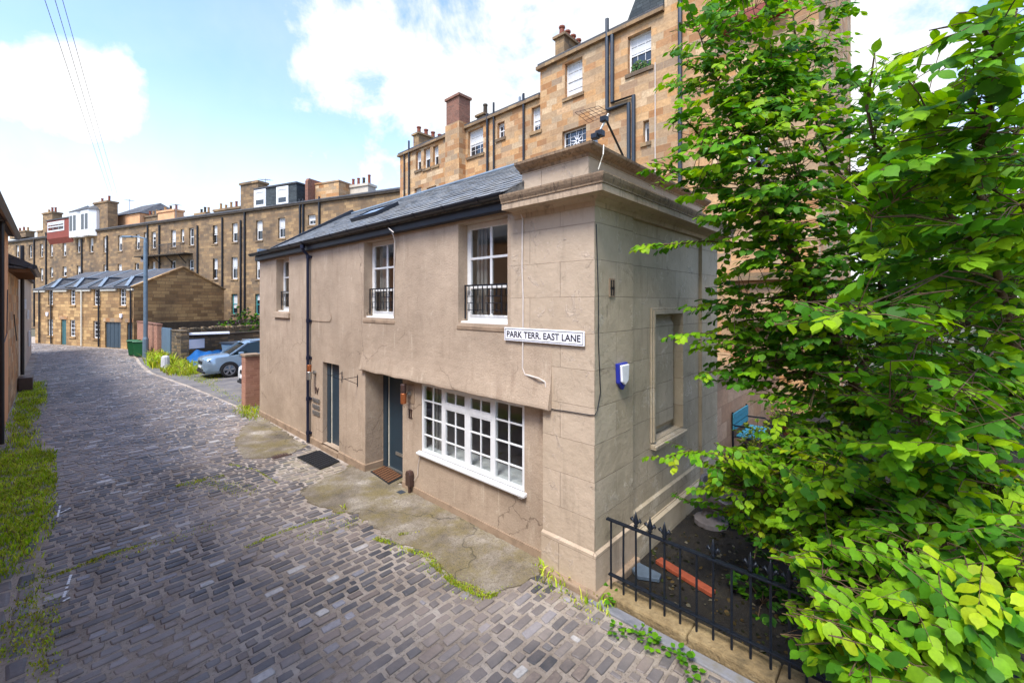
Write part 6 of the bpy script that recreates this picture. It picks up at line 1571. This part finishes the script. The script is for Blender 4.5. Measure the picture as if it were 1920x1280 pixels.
# ------------------------------------------------------------------ grass, moss, weeds, litter
GR = [L(154, 190, 36), L(178, 206, 48), L(130, 168, 36), L(198, 206, 80)]
MO = [L(166, 172, 40), L(140, 156, 38), L(186, 176, 60)]
def blades(name, areas, label, pal, mat='grass'):
    m = MB()
    for poly, dens, h, z in areas:
        xs = [p[0] for p in poly]; ys_ = [p[1] for p in poly]; A_ = (max(xs) - min(xs)) * (max(ys_) - min(ys_))
        for k in range(int(A_ * dens)):
            x, y = rnd.uniform(min(xs), max(xs)), rnd.uniform(min(ys_), max(ys_))
            if not inpoly(x + rnd.gauss(0, .07 + h * .3) * (dens < 3000), y + rnd.gauss(0, .1 + h) * (dens < 3000), poly): continue
            clump = .5 + .5 * math.sin(x * 9.1 + 2.1 * math.sin(y * 5.3)) * math.sin(y * 7.7 + 1.7 * math.sin(x * 6.1))
            if rnd.random() > .25 + clump: continue
            wv = .5 + .5 * math.sin(x * 3.1 + 1.3 * math.sin(y * 2.3)) * math.sin(y * 2.7 + 1.1 * math.sin(x * 4.1))
            c = rnd.choice(pal) if rnd.random() > .12 + .25 * wv else rnd.choice([L(176, 170, 96), L(120, 112, 60), L(190, 196, 80)]); kk = rnd.uniform(.7, 1.2) * (.75 + .5 * wv); m.col = (c[0] * kk, c[1] * kk, c[2] * kk)
            hh = h * rnd.uniform(.4, 1.15) * (.55 + .6 * clump); a = rnd.uniform(0, 6.28); w = .006 + hh * .045; lean = Vector((rnd.uniform(-.7, .7), rnd.uniform(-.7, .7), 0)) * hh
            s = Vector((math.cos(a), math.sin(a), 0)) * w; p = Vector((x, y, z))
            i = [m.v(p - s), m.v(p + s), m.v(p + lean * .35 + Vector((0, 0, hh * .6)) + s * .7), m.v(p + lean * .35 + Vector((0, 0, hh * .6)) - s * .7), m.v(p + lean + Vector((0, 0, hh * .85)))]
            m.Fc += [[i[0], i[1], i[2], i[3]], [i[3], i[2], i[4]]]
    o = m.build(name, mat, None, uv=False); tag(o, label, 'grass', kind='stuff')
g = gpoly
blades('grass', [(g([(-40, 850), (60, 846), (106, 852), (101, 905), (88, 975), (48, 1040), (20, 1085), (-60, 1110)]), 2600, .10, -.01), (g([(18, 850), (22, 800), (40, 720), (75, 715), (88, 745), (70, 765), (55, 800), (62, 830), (60, 852)]), 1000, .13, -.01)], 'grass verge along the left wall of the lane', GR)
blades('grass', [(g([(300, 684), (330, 676), (372, 680), (400, 694), (350, 704), (310, 702)]), 320, .38, -.01), (g([(282, 690), (300, 655), (316, 664), (312, 690)]), 320, .7, -.01), (g([(318, 700), (380, 718), (430, 745), (487, 775), (487, 764), (455, 752), (400, 722), (420, 700), (370, 700)]), 420, .07, -.01), (g([(440, 775), (487, 790), (488, 766), (450, 760)]), 700, .14, .0)], 'grass and weeds along the yard edge', GR + MO)
def strip(px, w): 
    p = [PZ(u, v)[:2] for u, v in px]; L_ = [Vector(q) for q in p]; out = []; back = []
    for i, q in enumerate(L_):
        d = (L_[min(i + 1, len(L_) - 1)] - L_[max(i - 1, 0)]).normalized(); s = Vector((-d.y, d.x)) * w * rnd.uniform(.5, 1.4); out.append(tuple(q + s)); back.append(tuple(q - s))
    return out + back[::-1]
blades('moss', [(strip([(704, 1008), (744, 1022), (800, 1042), (851, 1092), (890, 1108), (924, 1118)], .05), 9000, .035, .0), (strip([(460, 1026), (520, 1000), (570, 982), (620, 968), (650, 956)], .035), 7000, .03, -.005), (strip([(330, 912), (370, 902), (420, 890)], .07), 3000, .04, -.005), (strip([(88, 1084), (120, 1072), (200, 1040), (275, 1018)], .035), 6000, .035, -.005), (strip([(925, 1118), (945, 1100), (960, 1098)], .03), 6000, .04, .0), (strip([(745, 1004), (790, 1000)], .03), 4000, .03, .02), (strip([(560, 1010), (620, 985), (680, 975)], .12), 1500, .03, -.005), (strip([(350, 905), (410, 905), (480, 925)], .14), 1100, .03, -.005), (strip([(150, 1055), (260, 1030), (350, 1000), (430, 985)], .05), 1800, .03, -.005), (strip([(740, 1020), (830, 1075), (920, 1120)], .12), 1400, .028, -.004), (strip([(1000, 1100), (1080, 1125), (1130, 1160)], .09), 1300, .04, -.004), (strip([(20, 1240), (50, 1150), (85, 1060)], .09), 2500, .04, -.01), (strip([(70, 1280), (85, 1200), (95, 1120)], .06), 2500, .04, -.01), (strip([(430, 870), (480, 880), (520, 905)], .03), 3500, .03, -.005)], 'yellow green moss in the joints of the setts and along the concrete', MO + GR)
blades('weeds', [(strip([(628, 962), (655, 952)], .10), 1600, .12, .0), (strip([(684, 976), (694, 974)], .07), 2400, .10, .0), (strip([(985, 1075), (1040, 1085), (1075, 1098)], .07), 1500, .16, .0), (strip([(1095, 1118), (1120, 1135), (1150, 1150)], .06), 1800, .13, .0), (strip([(1005, 1060), (1030, 1062)], .05), 1800, .1, .02)], 'grassy weeds along the foot of the corner house', GR)
m_ = MB()
def weed(u, v, n, s, z=0.0):
    c = PZ(u, v, z); t = thing('weed', None, 'weed', c, 'broad leaved weeds along the kerb'); ml = MB()
    for k in range(n):
        a = rnd.uniform(0, 6.28); r = rnd.uniform(0, .09); p = c + Vector((r * math.cos(a), r * math.sin(a), rnd.uniform(.01, .10)))
        cc = rnd.choice(LEAFC[:4]); kk = rnd.uniform(.7, 1.2); leaf(ml, p, Vector((math.cos(a), math.sin(a), rnd.uniform(.1, .6))), UP + Vector((rnd.uniform(-.3, .3), rnd.uniform(-.3, .3), 0)), s * rnd.uniform(.6, 1.2), (cc[0] * kk, cc[1] * kk, cc[2] * kk), .2)
    ml.build('leaves', 'leaf', t, uv=False, smooth=True); return t
WL = [(1146, 1130, 'small broad leaved weed at the house corner by the railing end'), (1205, 1195, 'low weed in the kerb joint below the second railing finial'), (1225, 1215, 'broad weed on the kerb joint below the orange plank'), (1160, 1185, 'lone weed between the setts and the grey kerb'), (1270, 1230, 'weed trailing along the grey kerb below the railing'), (1295, 1260, 'lowest weed on the kerb at the bottom of the picture'), (1148, 1110, 'leafy weed growing at the foot of the first railing bar')]
for (u, v, lab) in WL: weed(u, v, 16, .06)['label'] = lab
# leaf litter on the soil
m = MB()
for k in range(2600):
    x, y = rnd.uniform(.3, 5.5), rnd.uniform(-5, -.08); c = rnd.choice([L(92, 74, 44), L(60, 48, 32), L(120, 96, 60), L(76, 84, 40), L(150, 140, 120), L(40, 34, 26)]); kk = rnd.uniform(.25, .7)
    a = rnd.uniform(0, 6.28); leaf(m, Vector((x, y, -.026 + rnd.uniform(0, .02))), Vector((math.cos(a), math.sin(a), rnd.uniform(-.1, .3))), UP + Vector((rnd.uniform(-.6, .6), rnd.uniform(-.6, .6), 0)), rnd.uniform(.02, .06), (c[0] * kk, c[1] * kk, c[2] * kk), .3)
tag(m.build('leaf_litter', 'leaf', None, uv=False), 'dead leaves scattered on the dark garden soil', 'leaf litter', kind='stuff')
